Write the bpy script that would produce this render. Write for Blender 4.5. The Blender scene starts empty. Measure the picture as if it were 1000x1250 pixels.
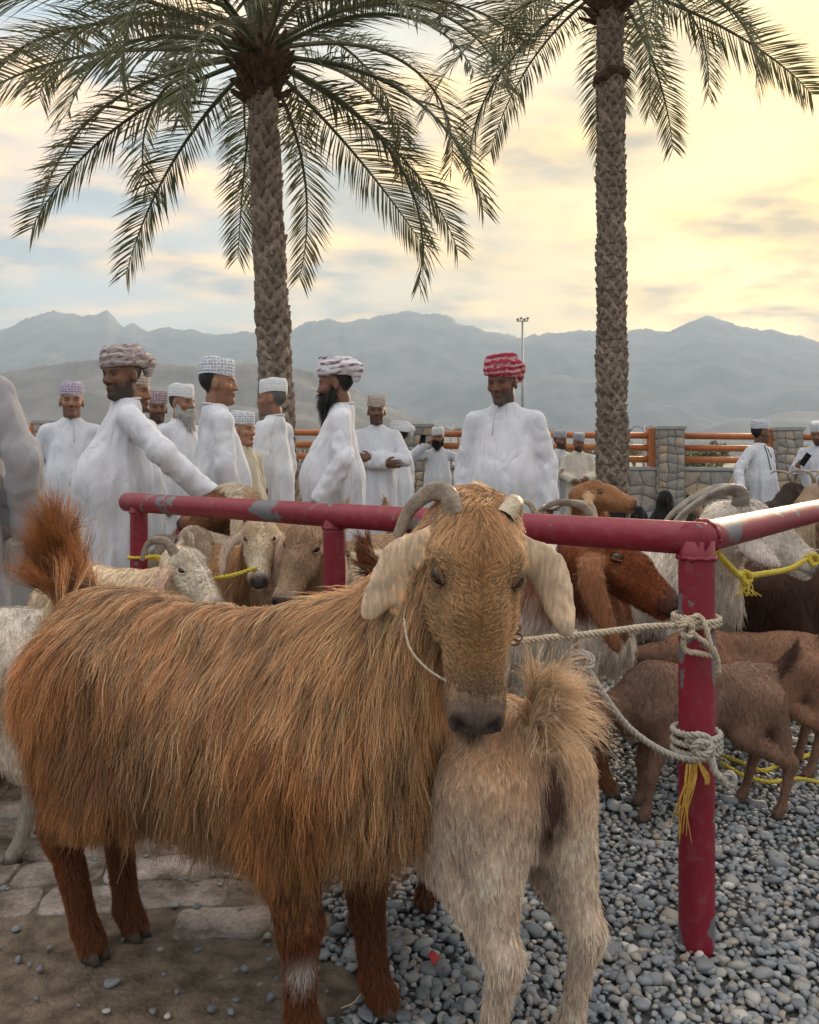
import bpy, math, random
import numpy as np
from mathutils import Vector, Matrix, kdtree

# ------------------------------------------------------------------ scene, camera, sky, sun
scene = bpy.context.scene
COL = scene.collection
H_CAM, Y_HOR, FOC = 1.15, 558.0, 1000.0           # eye height (m), horizon row and focal length of the 1000x1250 photo

cam_d = bpy.data.cameras.new('camera')
cam = bpy.data.objects.new('camera', cam_d)
COL.objects.link(cam)
scene.camera = cam
cam_d.sensor_fit = 'VERTICAL'
cam_d.sensor_height = 36.0
cam_d.lens = FOC / 1250.0 * 36.0
cam_d.shift_y = -(625.0 - Y_HOR) / 1250.0
cam_d.clip_start = 0.05
cam_d.clip_end = 30000
cam.location = (0, 0, H_CAM)
cam.rotation_euler = (math.radians(90), 0, 0)

SUN_EL, SUN_AZ = math.radians(9), math.radians(28)   # azimuth from +Y towards +X: low sun behind the clouds, back right
sun_dir = Vector((math.sin(SUN_AZ) * math.cos(SUN_EL), math.cos(SUN_AZ) * math.cos(SUN_EL), math.sin(SUN_EL)))
sl = bpy.data.lights.new('sun', 'SUN')
sl.energy = 2.6
sl.angle = math.radians(20)
sl.color = (1.0, 0.80, 0.55)
sun = bpy.data.objects.new('sun', sl)
COL.objects.link(sun)
sun.rotation_euler = sun_dir.to_track_quat('Z', 'Y').to_euler()

scene.view_settings.view_transform = 'Standard'
scene.view_settings.look = 'None'
scene.view_settings.exposure = 1.70
scene.view_settings.gamma = 1.0
scene.cycles.use_denoising = True
scene.cycles.max_bounces = 5
scene.cycles.transparent_max_bounces = 16
scene.cycles.volume_bounces = 1
scene.cycles.sample_clamp_indirect = 6.0
scene.cycles_curves.shape = 'RIBBONS'
scene.cycles_curves.subdivisions = 3

def make_world():
    w = bpy.data.worlds.new('World')
    scene.world = w
    w.use_nodes = True
    nt = w.node_tree
    nt.nodes.clear()
    N, L = nt.nodes.new, nt.links.new
    out = N('ShaderNodeOutputWorld')
    bg = N('ShaderNodeBackground')
    bg.inputs['Strength'].default_value = 0.12
    L(bg.outputs[0], out.inputs[0])
    sky = N('ShaderNodeTexSky')
    sky.sky_type = 'NISHITA'
    sky.sun_disc = False
    sky.sun_elevation = SUN_EL
    sky.sun_rotation = SUN_AZ
    sky.air_density = 1.4
    sky.dust_density = 4.0
    sky.ozone_density = 1.5
    co = N('ShaderNodeTexCoord')
    sep = N('ShaderNodeSeparateXYZ'); L(co.outputs['Generated'], sep.inputs[0])
    def M(op, a, b=None, c=None):
        n = N('ShaderNodeMath'); n.operation = op
        for i, v in enumerate((a, b, c)):
            if v is None: continue
            if isinstance(v, (int, float)): n.inputs[i].default_value = v
            else: L(v, n.inputs[i])
        return n.outputs[0]
    zc = M('MAXIMUM', sep.outputs[2], 0.0)
    den = M('ADD', zc, 0.16)
    u = M('DIVIDE', sep.outputs[0], den); v = M('DIVIDE', sep.outputs[1], den)
    cmb = N('ShaderNodeCombineXYZ'); L(M('MULTIPLY', u, 0.8), cmb.inputs[0]); L(v, cmb.inputs[1])
    n1 = N('ShaderNodeTexNoise'); n1.inputs['Scale'].default_value = 1.55; n1.inputs['Detail'].default_value = 9; n1.inputs['Roughness'].default_value = 0.58
    n1.inputs['Distortion'].default_value = 0.35
    L(cmb.outputs[0], n1.inputs['Vector'])
    ramp = N('ShaderNodeValToRGB'); L(n1.outputs[0], ramp.inputs[0])
    ramp.color_ramp.elements[0].position = 0.41; ramp.color_ramp.elements[1].position = 0.57
    n2 = N('ShaderNodeTexNoise'); n2.inputs['Scale'].default_value = 4.0; n2.inputs['Detail'].default_value = 7
    L(cmb.outputs[0], n2.inputs['Vector'])
    # how close a direction is to the sun
    dp = N('ShaderNodeVectorMath'); dp.operation = 'DOT_PRODUCT'
    L(co.outputs['Generated'], dp.inputs[0]); dp.inputs[1].default_value = sun_dir
    near = M('POWER', M('MAXIMUM', M('MULTIPLY_ADD', dp.outputs['Value'], 0.5, 0.5), 0.0), 11.0)
    def mixc(f, a, b, typ='MIX'):
        n = N('ShaderNodeMix'); n.data_type = 'RGBA'; n.blend_type = typ
        if isinstance(f, (int, float)): n.inputs[0].default_value = f
        else: L(f, n.inputs[0])
        for s, x in ((n.inputs[6], a), (n.inputs[7], b)):
            if isinstance(x, tuple): s.default_value = x
            else: L(x, s)
        return n.outputs[2]
    veil = mixc(near, CLOUDS['veil_far'], CLOUDS['veil_sun'])            # thin high veil over the whole sky
    lit = mixc(near, CLOUDS['lit_far'], CLOUDS['lit_sun'])
    dark = mixc(near, CLOUDS['dark_far'], CLOUDS['dark_sun'])
    shade = N('ShaderNodeMapRange'); L(n2.outputs[0], shade.inputs[0])
    shade.inputs[1].default_value = 0.40; shade.inputs[2].default_value = 0.62
    ccol = mixc(shade.outputs[0], dark, lit)
    base = mixc(0.92, sky.outputs[0], veil)
    wide = M('POWER', M('MAXIMUM', M('MULTIPLY_ADD', dp.outputs['Value'], 0.5, 0.5), 0.0), 2.0)
    low = M('MULTIPLY', M('MULTIPLY', M('POWER', M('SUBTRACT', 1.0, zc), 7.0), wide), 0.5)      # warm air low over the horizon, sunward
    base = mixc(low, base, CLOUDS['low'])
    full = mixc(M('MULTIPLY', ramp.outputs[0], 0.85), base, ccol)
    zen = M('MULTIPLY_ADD', M('POWER', zc, 2.0), 3.0, 1.0)                 # a veiled sky is brighter overhead; boosted further to light the foreground
    vm = N('ShaderNodeVectorMath'); vm.operation = 'SCALE'; L(full, vm.inputs[0]); L(zen, vm.inputs['Scale'])
    L(vm.outputs[0], bg.inputs['Color'])
CLOUDS = dict(low=(3.2, 2.0, 0.62, 1), veil_far=(0.95, 1.30, 1.62, 1), veil_sun=(1.95, 1.30, 0.37, 1),
              lit_far=(3.4, 2.15, 1.10, 1), lit_sun=(4.3, 2.65, 0.64, 1),
              dark_far=(0.97, 1.08, 1.16, 1), dark_sun=(0.97, 0.77, 0.46, 1))
make_world()
# ------------------------------------------------------------------ helpers
rng = np.random.default_rng(7)
random.seed(7)

def P(px, py, Y):
    """the point at depth Y that the photo shows at pixel (px, py)"""
    return Vector(((px - 500.0) / FOC * Y, Y, H_CAM - (py - Y_HOR) / FOC * Y))

def mesh_from(name, V, F, smooth=True, colors=None):
    """V (n,3), F (m,3|4) arrays or a list of polygons"""
    me = bpy.data.meshes.new(name)
    V = np.asarray(V, dtype=np.float32)
    if isinstance(F, list) and len(F) and len({len(f) for f in F}) > 1:
        tot = np.array([len(f) for f in F], dtype=np.int32)
        idx = np.array([i for f in F for i in f], dtype=np.int32)
    else:
        F = np.asarray(F, dtype=np.int32)
        tot = np.full(len(F), F.shape[1], dtype=np.int32)
        idx = F.ravel()
    start = np.concatenate(([0], np.cumsum(tot)[:-1])).astype(np.int32)
    me.vertices.add(len(V)); me.vertices.foreach_set('co', V.ravel())
    me.loops.add(len(idx)); me.loops.foreach_set('vertex_index', idx)
    me.polygons.add(len(tot)); me.polygons.foreach_set('loop_start', start); me.polygons.foreach_set('loop_total', tot)
    me.polygons.foreach_set('use_smooth', np.full(len(tot), smooth, dtype=bool))
    me.update(calc_edges=True)
    if colors is not None:
        a = me.color_attributes.new('tint', 'FLOAT_COLOR', 'POINT')
        c = np.ones((len(V), 4), dtype=np.float32); c[:, :3] = colors
        a.data.foreach_set('color', c.ravel())
    return me

def obj(name, me, mat=None, parent=None, loc=None, rot=None, scale=None):
    o = bpy.data.objects.new(name, me)
    COL.objects.link(o)
    if mat is not None and me is not None and not len(me.materials): me.materials.append(mat)
    if parent is not None: o.parent = parent
    if loc is not None: o.location = loc
    if rot is not None: o.rotation_euler = rot
    if scale is not None: o.scale = scale
    return o

def tag(o, label=None, cat=None, group=None, kind=None):
    for k, v in (('label', label), ('category', cat), ('group', group), ('kind', kind)):
        if v: o[k] = v
    return o

def empty(name, loc=(0, 0, 0), rz=0.0, sc=1.0):
    o = bpy.data.objects.new(name, None); COL.objects.link(o)
    o.empty_display_size = 0.1
    o.location = loc; o.rotation_euler = (0, 0, rz); o.scale = (sc, sc, sc)
    return o

class MB:
    """collects boxes, tubes, blobs into one mesh"""
    def __init__(s): s.V, s.F, s.n = [], [], 0
    def add(s, V, F):
        s.V.append(np.asarray(V, float)); s.F += [tuple(int(i) + s.n for i in f) for f in F]; s.n += len(V)
    def box(s, c, d, R=None):
        c = np.array(c, float); d = np.array(d, float) / 2
        V = np.array([[x, y, z] for x in (-1, 1) for y in (-1, 1) for z in (-1, 1)], float) * d
        if R is not None: V = V @ np.array(R).T
        s.add(V + c, [(0, 1, 3, 2), (4, 6, 7, 5), (0, 4, 5, 1), (2, 3, 7, 6), (0, 2, 6, 4), (1, 5, 7, 3)])
    def tube(s, pts, r, n=10, cap=True):
        V, F = tube(pts, r, n, cap); s.add(V, F)
    def mesh(s, name, smooth=True): return mesh_from(name, np.concatenate(s.V), s.F, smooth)
    def build(s, name, mat, parent=None, smooth=True, **k): return obj(name, s.mesh(name, smooth), mat, parent, **k)

def frames(pts):
    P_ = np.asarray(pts, float)
    T = np.gradient(P_, axis=0); T /= np.linalg.norm(T, axis=1)[:, None] + 1e-12
    up = np.array([0, 0, 1.0]) if abs(T[0, 2]) < 0.9 else np.array([1.0, 0, 0])
    N = np.zeros_like(P_); n = np.cross(T[0], up); n /= np.linalg.norm(n); N[0] = n
    for i in range(1, len(P_)):
        n = n - T[i] * np.dot(n, T[i]); n /= np.linalg.norm(n) + 1e-12; N[i] = n
    return T, N, np.cross(T, N)

def tube(pts, r, n=10, cap=True):
    P_ = np.asarray(pts, float); m = len(P_)
    r = np.broadcast_to(np.asarray(r, float), (m,))
    T, N, B = frames(P_)
    a = np.linspace(0, 2 * np.pi, n, endpoint=False)
    V = (P_[:, None] + r[:, None, None] * (np.cos(a)[None, :, None] * N[:, None] + np.sin(a)[None, :, None] * B[:, None])).reshape(-1, 3)
    F = [(i * n + j, i * n + (j + 1) % n, (i + 1) * n + (j + 1) % n, (i + 1) * n + j) for i in range(m - 1) for j in range(n)]
    if cap:
        V = np.concatenate([V, P_[:1], P_[-1:]])
        F += [(m * n, (j + 1) % n, j) for j in range(n)] + [(m * n + 1, (m - 1) * n + j, (m - 1) * n + (j + 1) % n) for j in range(n)]
    return V, F

def catmull(pts, n=8):
    P_ = np.asarray(pts, float)
    Q = np.concatenate([[2 * P_[0] - P_[1]], P_, [2 * P_[-1] - P_[-2]]])
    out = []
    t = np.linspace(0, 1, n, endpoint=False)[:, None]
    for i in range(1, len(Q) - 2):
        a, b, c, d = Q[i - 1], Q[i], Q[i + 1], Q[i + 2]
        out.append(0.5 * (2 * b + (c - a) * t + (2 * a - 5 * b + 4 * c - d) * t ** 2 + (3 * b - a - 3 * c + d) * t ** 3))
    return np.concatenate(out + [P_[-1:]])

def vnoise(p, scale=1.0, seed=0):
    """cheap smooth noise in about -1..1 from warped sines, for shape and colour variation"""
    p = np.asarray(p, float) * scale + seed * 7.31
    x, y, z = p[..., 0], p[..., 1], p[..., 2]
    a = np.sin(x * 1.7 + 1.3 * np.sin(y * 1.1 + .7)) * np.cos(y * 1.9 + 1.1 * np.sin(z * 1.3 + 1.9)) + np.sin(z * 1.6 + 1.2 * np.sin(x * 1.4 + 2.3))
    b = np.sin(x * 3.9 + 1.7 * y + .4) * np.sin(y * 4.3 - 1.2 * z + 1.1) * np.cos(z * 3.7 + 1.5 * x)
    return (a * 0.5 + b * 0.5) * 0.75

# ------------------------------------------------------------------ signed-distance sculpting
class Field:
    def __init__(s, xs, ys, zs):
        s.ax = [np.asarray(xs, np.float32), np.asarray(ys, np.float32), np.asarray(zs, np.float32)]
        s.F = np.full([len(a) for a in s.ax], 1.0, np.float32)
        s.I = np.full(s.F.shape, -1, np.int16)
        s.D = np.full(s.F.shape, 1.0, np.float32)      # distance to the closest single shape (for the ids)
    @classmethod
    def uniform(cls, lo, hi, h):
        f = cls(*[np.arange(a, b + h, h) for a, b in zip(lo, hi)]); f.h = h; return f
    def _win(s, lo, hi):
        sl = []
        for a, l, u in zip(s.ax, lo, hi):
            i0, i1 = np.searchsorted(a, l), np.searchsorted(a, u)
            if i1 <= i0: return None, None
            sl.append(slice(max(i0 - 1, 0), min(i1 + 1, len(a))))
        sl = tuple(sl)
        G = np.stack(np.meshgrid(*[a[q] for a, q in zip(s.ax, sl)], indexing='ij'), -1)
        return sl, G
    def _put(s, sl, d, k, ident, sub=False):
        A = s.F[sl]
        if sub:
            d = -d
            if k > 0:
                h = np.maximum(k - np.abs(A - d), 0) / k
                s.F[sl] = np.maximum(A, d) + h * h * k * 0.25
            else: s.F[sl] = np.maximum(A, d)
            return
        if k > 0:
            h = np.maximum(k - np.abs(A - d), 0) / k
            s.F[sl] = np.minimum(A, d) - h * h * k * 0.25
        else: s.F[sl] = np.minimum(A, d)
        if ident is not None:
            m = d < s.D[sl]
            s.D[sl] = np.where(m, d, s.D[sl]); s.I[sl] = np.where(m, ident, s.I[sl])
    def cone(s, a, b, ra, rb, k=0.03, ident=None, sub=False, pad=0.05, cut=None):
        a = np.asarray(a, np.float32); b = np.asarray(b, np.float32)
        r = max(ra, rb) + pad + k
        sl, G = s._win(np.minimum(a, b) - r, np.maximum(a, b) + r)
        if sl is None: return
        ab = b - a
        t = np.clip(((G - a) @ ab) / (ab @ ab + 1e-9), 0, 1)
        d = np.linalg.norm(G - a - t[..., None] * ab, axis=-1) - (ra + (rb - ra) * t)
        if cut is not None:                                  # flat end: keep the side behind plane (point, normal)
            d = np.maximum(d, (G - np.asarray(cut[0], np.float32)) @ np.asarray(cut[1], np.float32))
        s._put(sl, d.astype(np.float32), k, ident, sub)
    def chain(s, pts, rs, k=0.03, ident=None, kj=0.01):
        for i in range(len(pts) - 1): s.cone(pts[i], pts[i + 1], rs[i], rs[i + 1], k if i == 0 else kj, ident)
    def ell(s, c, rad, R=None, k=0.03, ident=None, sub=False, pad=0.05):
        """R: 3x3, columns are the ellipsoid's axes"""
        c = np.asarray(c, np.float32); rad = np.asarray(rad, np.float32)
        R = np.eye(3, dtype=np.float32) if R is None else np.asarray(R, np.float32)
        ext = np.sqrt(((R * rad) ** 2).sum(1)) + pad + k
        sl, G = s._win(c - ext, c + ext)
        if sl is None: return
        q = (G - c) @ R
        k0 = np.linalg.norm(q / rad, axis=-1); k1 = np.linalg.norm(q / (rad * rad), axis=-1) + 1e-6
        s._put(sl, (k0 * (k0 - 1) / k1).astype(np.float32), k, ident, sub)
    def mesh(s):
        F, ax = s.F, s.ax
        S = F < 0
        c = S[:-1, :-1, :-1].astype(np.int8)
        for dx in (0, 1):
            for dy in (0, 1):
                for dz in (0, 1):
                    if dx + dy + dz: c = c + S[dx:S.shape[0] - 1 + dx, dy:S.shape[1] - 1 + dy, dz:S.shape[2] - 1 + dz]
        act = (c > 0) & (c < 8)
        ijk = np.argwhere(act)
        idx = np.full(act.shape, -1, np.int64); idx[act] = np.arange(len(ijk))
        i, j, k = ijk.T
        acc = np.zeros((len(ijk), 3)); cnt = np.zeros(len(ijk))
        def corner(o):
            a, b, d = i + o[0], j + o[1], k + o[2]
            return F[a, b, d], np.stack([ax[0][a], ax[1][b], ax[2][d]], -1)
        cs = {o: corner(o) for o in [(x, y, z) for x in (0, 1) for y in (0, 1) for z in (0, 1)]}
        for o1 in cs:
            for d in range(3):
                if o1[d]: continue
                o2 = tuple(1 if q == d else o1[q] for q in range(3))
                f1, p1 = cs[o1]; f2, p2 = cs[o2]
                m = (f1 < 0) != (f2 < 0)
                t = np.where(m, f1 / np.where(m, f1 - f2, 1), 0)
                acc += np.where(m[:, None], p1 + (p2 - p1) * t[:, None], 0); cnt += m
        V = acc / cnt[:, None]
        quads = []
        for d in range(3):
            a, b = (d + 1) % 3, (d + 2) % 3
            sl0 = [slice(1, -1)] * 3; sl1 = [slice(1, -1)] * 3
            sl0[d] = slice(0, -1); sl1[d] = slice(1, None)
            s0, s1 = S[tuple(sl0)], S[tuple(sl1)]
            for flip, m in ((False, s0 & ~s1), (True, ~s0 & s1)):
                e = np.argwhere(m)
                if not len(e): continue
                e[:, a] += 1; e[:, b] += 1
                def cell(da, db):
                    q = e.copy(); q[:, a] -= da; q[:, b] -= db
                    return idx[q[:, 0], q[:, 1], q[:, 2]]
                q = np.stack([cell(1, 1), cell(0, 1), cell(0, 0), cell(1, 0)], -1)
                quads.append(q[:, ::-1] if flip else q)
        Q = np.concatenate(quads)
        Q = Q[(Q >= 0).all(1)]
        return V, Q
    # look-ups (uniform grids)
    def _loc(s, p):
        lo = np.array([a[0] for a in s.ax]); g = (p - lo) / s.h
        mx = np.array(s.F.shape) - 2
        i = np.clip(np.floor(g).astype(int), 0, mx); return i, np.clip(g - i, 0, 1)
    def sample(s, p):
        i, f = s._loc(p); F = s.F; r = 0
        for dx in (0, 1):
            for dy in (0, 1):
                for dz in (0, 1):
                    w = (f[:, 0] if dx else 1 - f[:, 0]) * (f[:, 1] if dy else 1 - f[:, 1]) * (f[:, 2] if dz else 1 - f[:, 2])
                    r = r + w * F[i[:, 0] + dx, i[:, 1] + dy, i[:, 2] + dz]
        return r
    def grad(s, p):
        e = s.h; g = np.stack([s.sample(p + d) - s.sample(p - d) for d in np.eye(3) * e], -1)
        return g / (np.linalg.norm(g, axis=1)[:, None] + 1e-9)
    def ident(s, p):
        i, f = s._loc(p); i = i + (f > 0.5)
        return s.I[i[:, 0], i[:, 1], i[:, 2]]

def relax(V, Q, it=2, lam=0.5):
    """a few rounds of Laplacian smoothing"""
    e = np.concatenate([Q[:, [0, 1]], Q[:, [1, 2]], Q[:, [2, 3]], Q[:, [3, 0]]])
    e = np.concatenate([e, e[:, ::-1]])
    cnt = np.bincount(e[:, 0], minlength=len(V))[:, None]
    for _ in range(it):
        acc = np.stack([np.bincount(e[:, 0], V[e[:, 1], k], len(V)) for k in range(3)], -1)
        V = V + (acc / np.maximum(cnt, 1) - V) * lam
    return V

def unit(v):
    v = np.asarray(v, float); return v / (np.linalg.norm(v, axis=-1, keepdims=True) + 1e-12)

# ------------------------------------------------------------------ materials
MATS = {}
def node_mat(name, build):
    if name in MATS: return MATS[name]
    m = bpy.data.materials.new(name); m.use_nodes = True
    nt = m.node_tree
    bsdf = nt.nodes['Principled BSDF']
    build(nt, bsdf)
    MATS[name] = m
    return m
def lk(nt, a, b): nt.links.new(a, b)
def noise_node(nt, scale, detail=4, vec=None, rough=0.55):
    n = nt.nodes.new('ShaderNodeTexNoise'); n.inputs['Scale'].default_value = scale; n.inputs['Detail'].default_value = detail; n.inputs['Roughness'].default_value = rough
    if vec is not None: lk(nt, vec, n.inputs['Vector'])
    return n
def ramp_node(nt, src, stops):
    r = nt.nodes.new('ShaderNodeValToRGB'); lk(nt, src, r.inputs[0])
    e = r.color_ramp.elements
    while len(e) < len(stops): e.new(0.5)
    for q, (p, c) in zip(e, stops):
        q.position = p; q.color = (*c, 1) if len(c) == 3 else c
    return r
def bump(nt, bsdf, src, strength=0.3, dist=0.01):
    b = nt.nodes.new('ShaderNodeBump'); b.inputs['Strength'].default_value = strength; b.inputs['Distance'].default_value = dist
    lk(nt, src, b.inputs['Height']); lk(nt, b.outputs[0], bsdf.inputs['Normal'])
def objco(nt, out='Object'):
    n = nt.nodes.new('ShaderNodeTexCoord'); return n.outputs[out]
def mottled(name, c1, c2, scale=8, rough=0.7, bmp=0.2, bscale=40, lo=0.35, hi=0.65, metallic=0.0, spec=0.3, detail=5, coord='Object'):
    def b(nt, s):
        co = objco(nt, coord)
        n = noise_node(nt, scale, detail, co)
        r = ramp_node(nt, n.outputs[0], [(lo, c1), (hi, c2)])
        lk(nt, r.outputs[0], s.inputs['Base Color'])
        s.inputs['Roughness'].default_value = rough; s.inputs['Metallic'].default_value = metallic
        s.inputs['Specular IOR Level'].default_value = spec
        if bmp: bump(nt, s, noise_node(nt, bscale, 4, co).outputs[0], bmp, 0.01)
    return node_mat(name, b)
def tinted(name, rough=0.7, spec=0.25, nscale=60, amount=0.25, bmp=0.15, bscale=120, sss=0.0, sheen=0.0, streak=0):
    """colour from the mesh's own 'tint' attribute, with fine mottling"""
    def b(nt, s):
        a = nt.nodes.new('ShaderNodeAttribute'); a.attribute_name = 'tint'
        co = objco(nt)
        if streak:
            mp = nt.nodes.new('ShaderNodeMapping'); mp.inputs['Scale'].default_value = (1, 1, streak); lk(nt, co, mp.inputs[0]); co = mp.outputs[0]
        n = noise_node(nt, nscale, 5, co)
        mr = nt.nodes.new('ShaderNodeMapRange'); lk(nt, n.outputs[0], mr.inputs[0])
        mr.inputs[1].default_value = 0.25; mr.inputs[2].default_value = 0.75; mr.inputs[3].default_value = 1 - amount; mr.inputs[4].default_value = 1 + amount
        mx = nt.nodes.new('ShaderNodeVectorMath'); mx.operation = 'SCALE'
        lk(nt, a.outputs['Color'], mx.inputs[0]); lk(nt, mr.outputs[0], mx.inputs['Scale'])
        lk(nt, mx.outputs[0], s.inputs['Base Color'])
        s.inputs['Roughness'].default_value = rough; s.inputs['Specular IOR Level'].default_value = spec
        if sss:
            s.inputs['Subsurface Weight'].default_value = sss; s.inputs['Subsurface Radius'].default_value = (0.02, 0.008, 0.004); s.inputs['Subsurface Scale'].default_value = 0.3
        if sheen: s.inputs['Sheen Weight'].default_value = sheen
        if bmp: bump(nt, s, noise_node(nt, bscale, 4, co).outputs[0], bmp, 0.004)
    return node_mat(name, b)
def plain(name, c, rough=0.6, metallic=0.0, spec=0.4):
    def b(nt, s):
        s.inputs['Base Color'].default_value = (*c, 1); s.inputs['Roughness'].default_value = rough
        s.inputs['Metallic'].default_value = metallic; s.inputs['Specular IOR Level'].default_value = spec
    return node_mat(name, b)
def hair_mat():
    def b(nt, s):
        a = nt.nodes.new('ShaderNodeAttribute'); a.attribute_name = 'hair_tint'
        hi = nt.nodes.new('ShaderNodeHairInfo')
        r = ramp_node(nt, hi.outputs['Intercept'], [(0.0, (0.55, 0.53, 0.51)), (0.7, (1.10, 1.10, 1.10))])      # roots darker than tips: natural tone plus shade between hairs painted in
        mx = nt.nodes.new('ShaderNodeVectorMath'); mx.operation = 'MULTIPLY'
        lk(nt, a.outputs['Color'], mx.inputs[0]); lk(nt, r.outputs[0], mx.inputs[1])
        lk(nt, mx.outputs[0], s.inputs['Base Color'])
        s.inputs['Roughness'].default_value = 0.34; s.inputs['Specular IOR Level'].default_value = 0.6
        tr = nt.nodes.new('ShaderNodeBsdfTranslucent'); lk(nt, mx.outputs[0], tr.inputs['Color'])
        m = nt.nodes.new('ShaderNodeMixShader'); m.inputs[0].default_value = 0.28
        lk(nt, s.outputs[0], m.inputs[1]); lk(nt, tr.outputs[0], m.inputs[2])
        lk(nt, m.outputs[0], nt.nodes['Material Output'].inputs['Surface'])
    return node_mat('animal_hair', b)

def curves_obj(name, PTS, radius, tints, mat, parent):
    """PTS (n,m,3), radius (m,) or (n,m), tints (n,3)"""
    n, m, _ = PTS.shape
    cu = bpy.data.hair_curves.new(name)
    cu.add_curves([m] * n)
    cu.attributes['position'].data.foreach_set('vector', PTS.astype(np.float32).ravel())
    r = cu.attributes.get('radius') or cu.attributes.new('radius', 'FLOAT', 'POINT')
    r.data.foreach_set('value', np.broadcast_to(radius, (n, m)).astype(np.float32).ravel())
    c = cu.attributes.new('hair_tint', 'FLOAT_COLOR', 'CURVE')
    cc = np.ones((n, 4), np.float32); cc[:, :3] = tints
    c.data.foreach_set('color', cc.ravel())
    cu.materials.append(mat)
    o = bpy.data.objects.new(name, cu); COL.objects.link(o); o.parent = parent
    return o

def scatter(V, Q, n, weights=None):
    """n random points on quads; returns points"""
    A, B, C, D = (V[Q[:, i]] for i in range(4))
    ar = np.linalg.norm(np.cross(C - A, D - B), axis=1) * 0.5
    if weights is not None: ar = ar * weights
    f = rng.choice(len(Q), n, p=ar / ar.sum())
    u, v = rng.random((n, 1)), rng.random((n, 1))
    return (A[f] * (1 - u) + B[f] * u) * (1 - v) + (D[f] * (1 - u) + C[f] * u) * v, f

def grow_hair(field, roots, direc, length, steps, grav, lift=0.3, noise=0.15, clear=0.002):
    """walks strands over the sculpted body: start along direc, sag under gravity, stay outside the body"""
    n = len(roots)
    pts = np.zeros((n, steps + 1, 3)); p = roots.copy(); pts[:, 0] = p
    nrm = field.grad(p)
    d = direc - nrm * (direc * nrm).sum(1, keepdims=True)
    d = unit(unit(d) + nrm * np.broadcast_to(lift, (n,))[:, None] + rng.normal(0, 1, (n, 3)) * noise)
    seg = (length / steps)[:, None]
    g = np.array([0, 0, -1.0]) * np.broadcast_to(grav, (n,))[:, None]
    for k in range(1, steps + 1):
        d = unit(d + g / steps * 2 + rng.normal(0, 1, (n, 3)) * noise * 0.35)
        p = p + d * seg
        s = field.sample(p)
        bad = s < clear
        if bad.any():
            gr = field.grad(p[bad]); p[bad] += gr * (clear - s[bad])[:, None]
            dd = d[bad]; into = np.minimum((dd * gr).sum(1, keepdims=True), 0); d[bad] = unit(dd - gr * into)
        pts[:, k] = p
    return pts

def fur(field, V, Q, n, n_guides, region, parent, mat, steps=7, name='coat', radius=0.0006, clump=0.65, only=None, lockvar=0.45):
    """region(points, normals, ident) -> dir, length, grav, lift, tint, density; only: the idents this pass grows on"""
    fc = V[Q].mean(1)
    w = np.isin(field.ident(fc), only).astype(float) if only is not None else None
    roots, fidx = scatter(V, Q, int(n * 1.3), w)
    ids = field.ident(roots); nr = field.grad(roots)
    direc, length, grav, lift, tint, dens = region(roots, nr, ids)
    keep = np.nonzero(rng.random(len(roots)) < dens)[0][:n]
    roots, direc, length, grav, lift, tint = (a[keep] for a in (roots, direc, length, grav, lift, tint))
    n = len(roots)
    length = length * rng.uniform(0.7, 1.15, n)
    gi = rng.choice(n, min(n_guides, n), replace=False)
    G = grow_hair(field, roots[gi], direc[gi], length[gi], steps, grav[gi], lift[gi], 0.16)
    kd = kdtree.KDTree(len(gi))
    for q, c in enumerate(roots[gi]): kd.insert(c, q)
    kd.balance()
    near = np.array([kd.find(c)[1] for c in roots])
    t = np.linspace(0, 1, steps + 1)[None, :, None]
    gp = G[near]; rel = gp - gp[:, :1]
    sc = (length / length[gi][near])[:, None, None]; sc = np.clip(sc, 0.5, 1.5)
    off = gp[:, :1] - roots[:, None]
    on = np.linalg.norm(off, axis=2, keepdims=True)
    off = off * np.minimum(1, 0.30 * length[:, None, None] / (on + 1e-6))          # short hair does not gather into tufts
    cl = clump * rng.uniform(0.5, 1.15, (n, 1, 1))
    pts = roots[:, None] + rel * sc + off * (t ** 0.8) * cl
    ph = rng.uniform(0, 6.28, (len(gi), 1, 3))[near]; fq = rng.uniform(4, 8, (len(gi), 1, 1))[near]
    pts = pts + 0.032 * length[:, None, None] * np.sin(ph + fq * t) * t          # slow waves shared by a lock
    wig = rng.normal(0, 1, (n, 1, 3)) * t * length[:, None, None] * 0.10 + rng.normal(0, 1, (n, steps + 1, 3)) * length[:, None, None] * 0.012 * t
    pts = pts + wig
    for _ in range(2):
        fl = pts[:, 1:].reshape(-1, 3); s = field.sample(fl); bad = s < 0.001
        if bad.any():
            fl[bad] += field.grad(fl[bad]) * (0.001 - s[bad])[:, None]; pts[:, 1:] = fl.reshape(n, steps, 3)
    prof = np.linspace(1, 0.18, steps + 1) ** 0.8
    tint = tint * rng.uniform(0.75, 1.22, (n, 1)) * (1 + lockvar * (rng.random(len(gi))[near][:, None] - 0.5))
    return curves_obj(name, pts, radius * prof, np.clip(tint, 0.004, 0.95), mat, parent)

def displaced(V, Q, amp):
    """push vertices along their normals by amp (per vertex)"""
    n = np.zeros_like(V)
    fn = np.cross(V[Q[:, 2]] - V[Q[:, 0]], V[Q[:, 3]] - V[Q[:, 1]])
    for i in range(4): np.add.at(n, Q[:, i], fn)
    return V + unit(n) * amp[:, None]

# ------------------------------------------------------------------ the setting: ground, hills, haze
def gz(Y): return -0.022 * min(max(Y - 4.0, 0.0), 26.0)

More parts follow.
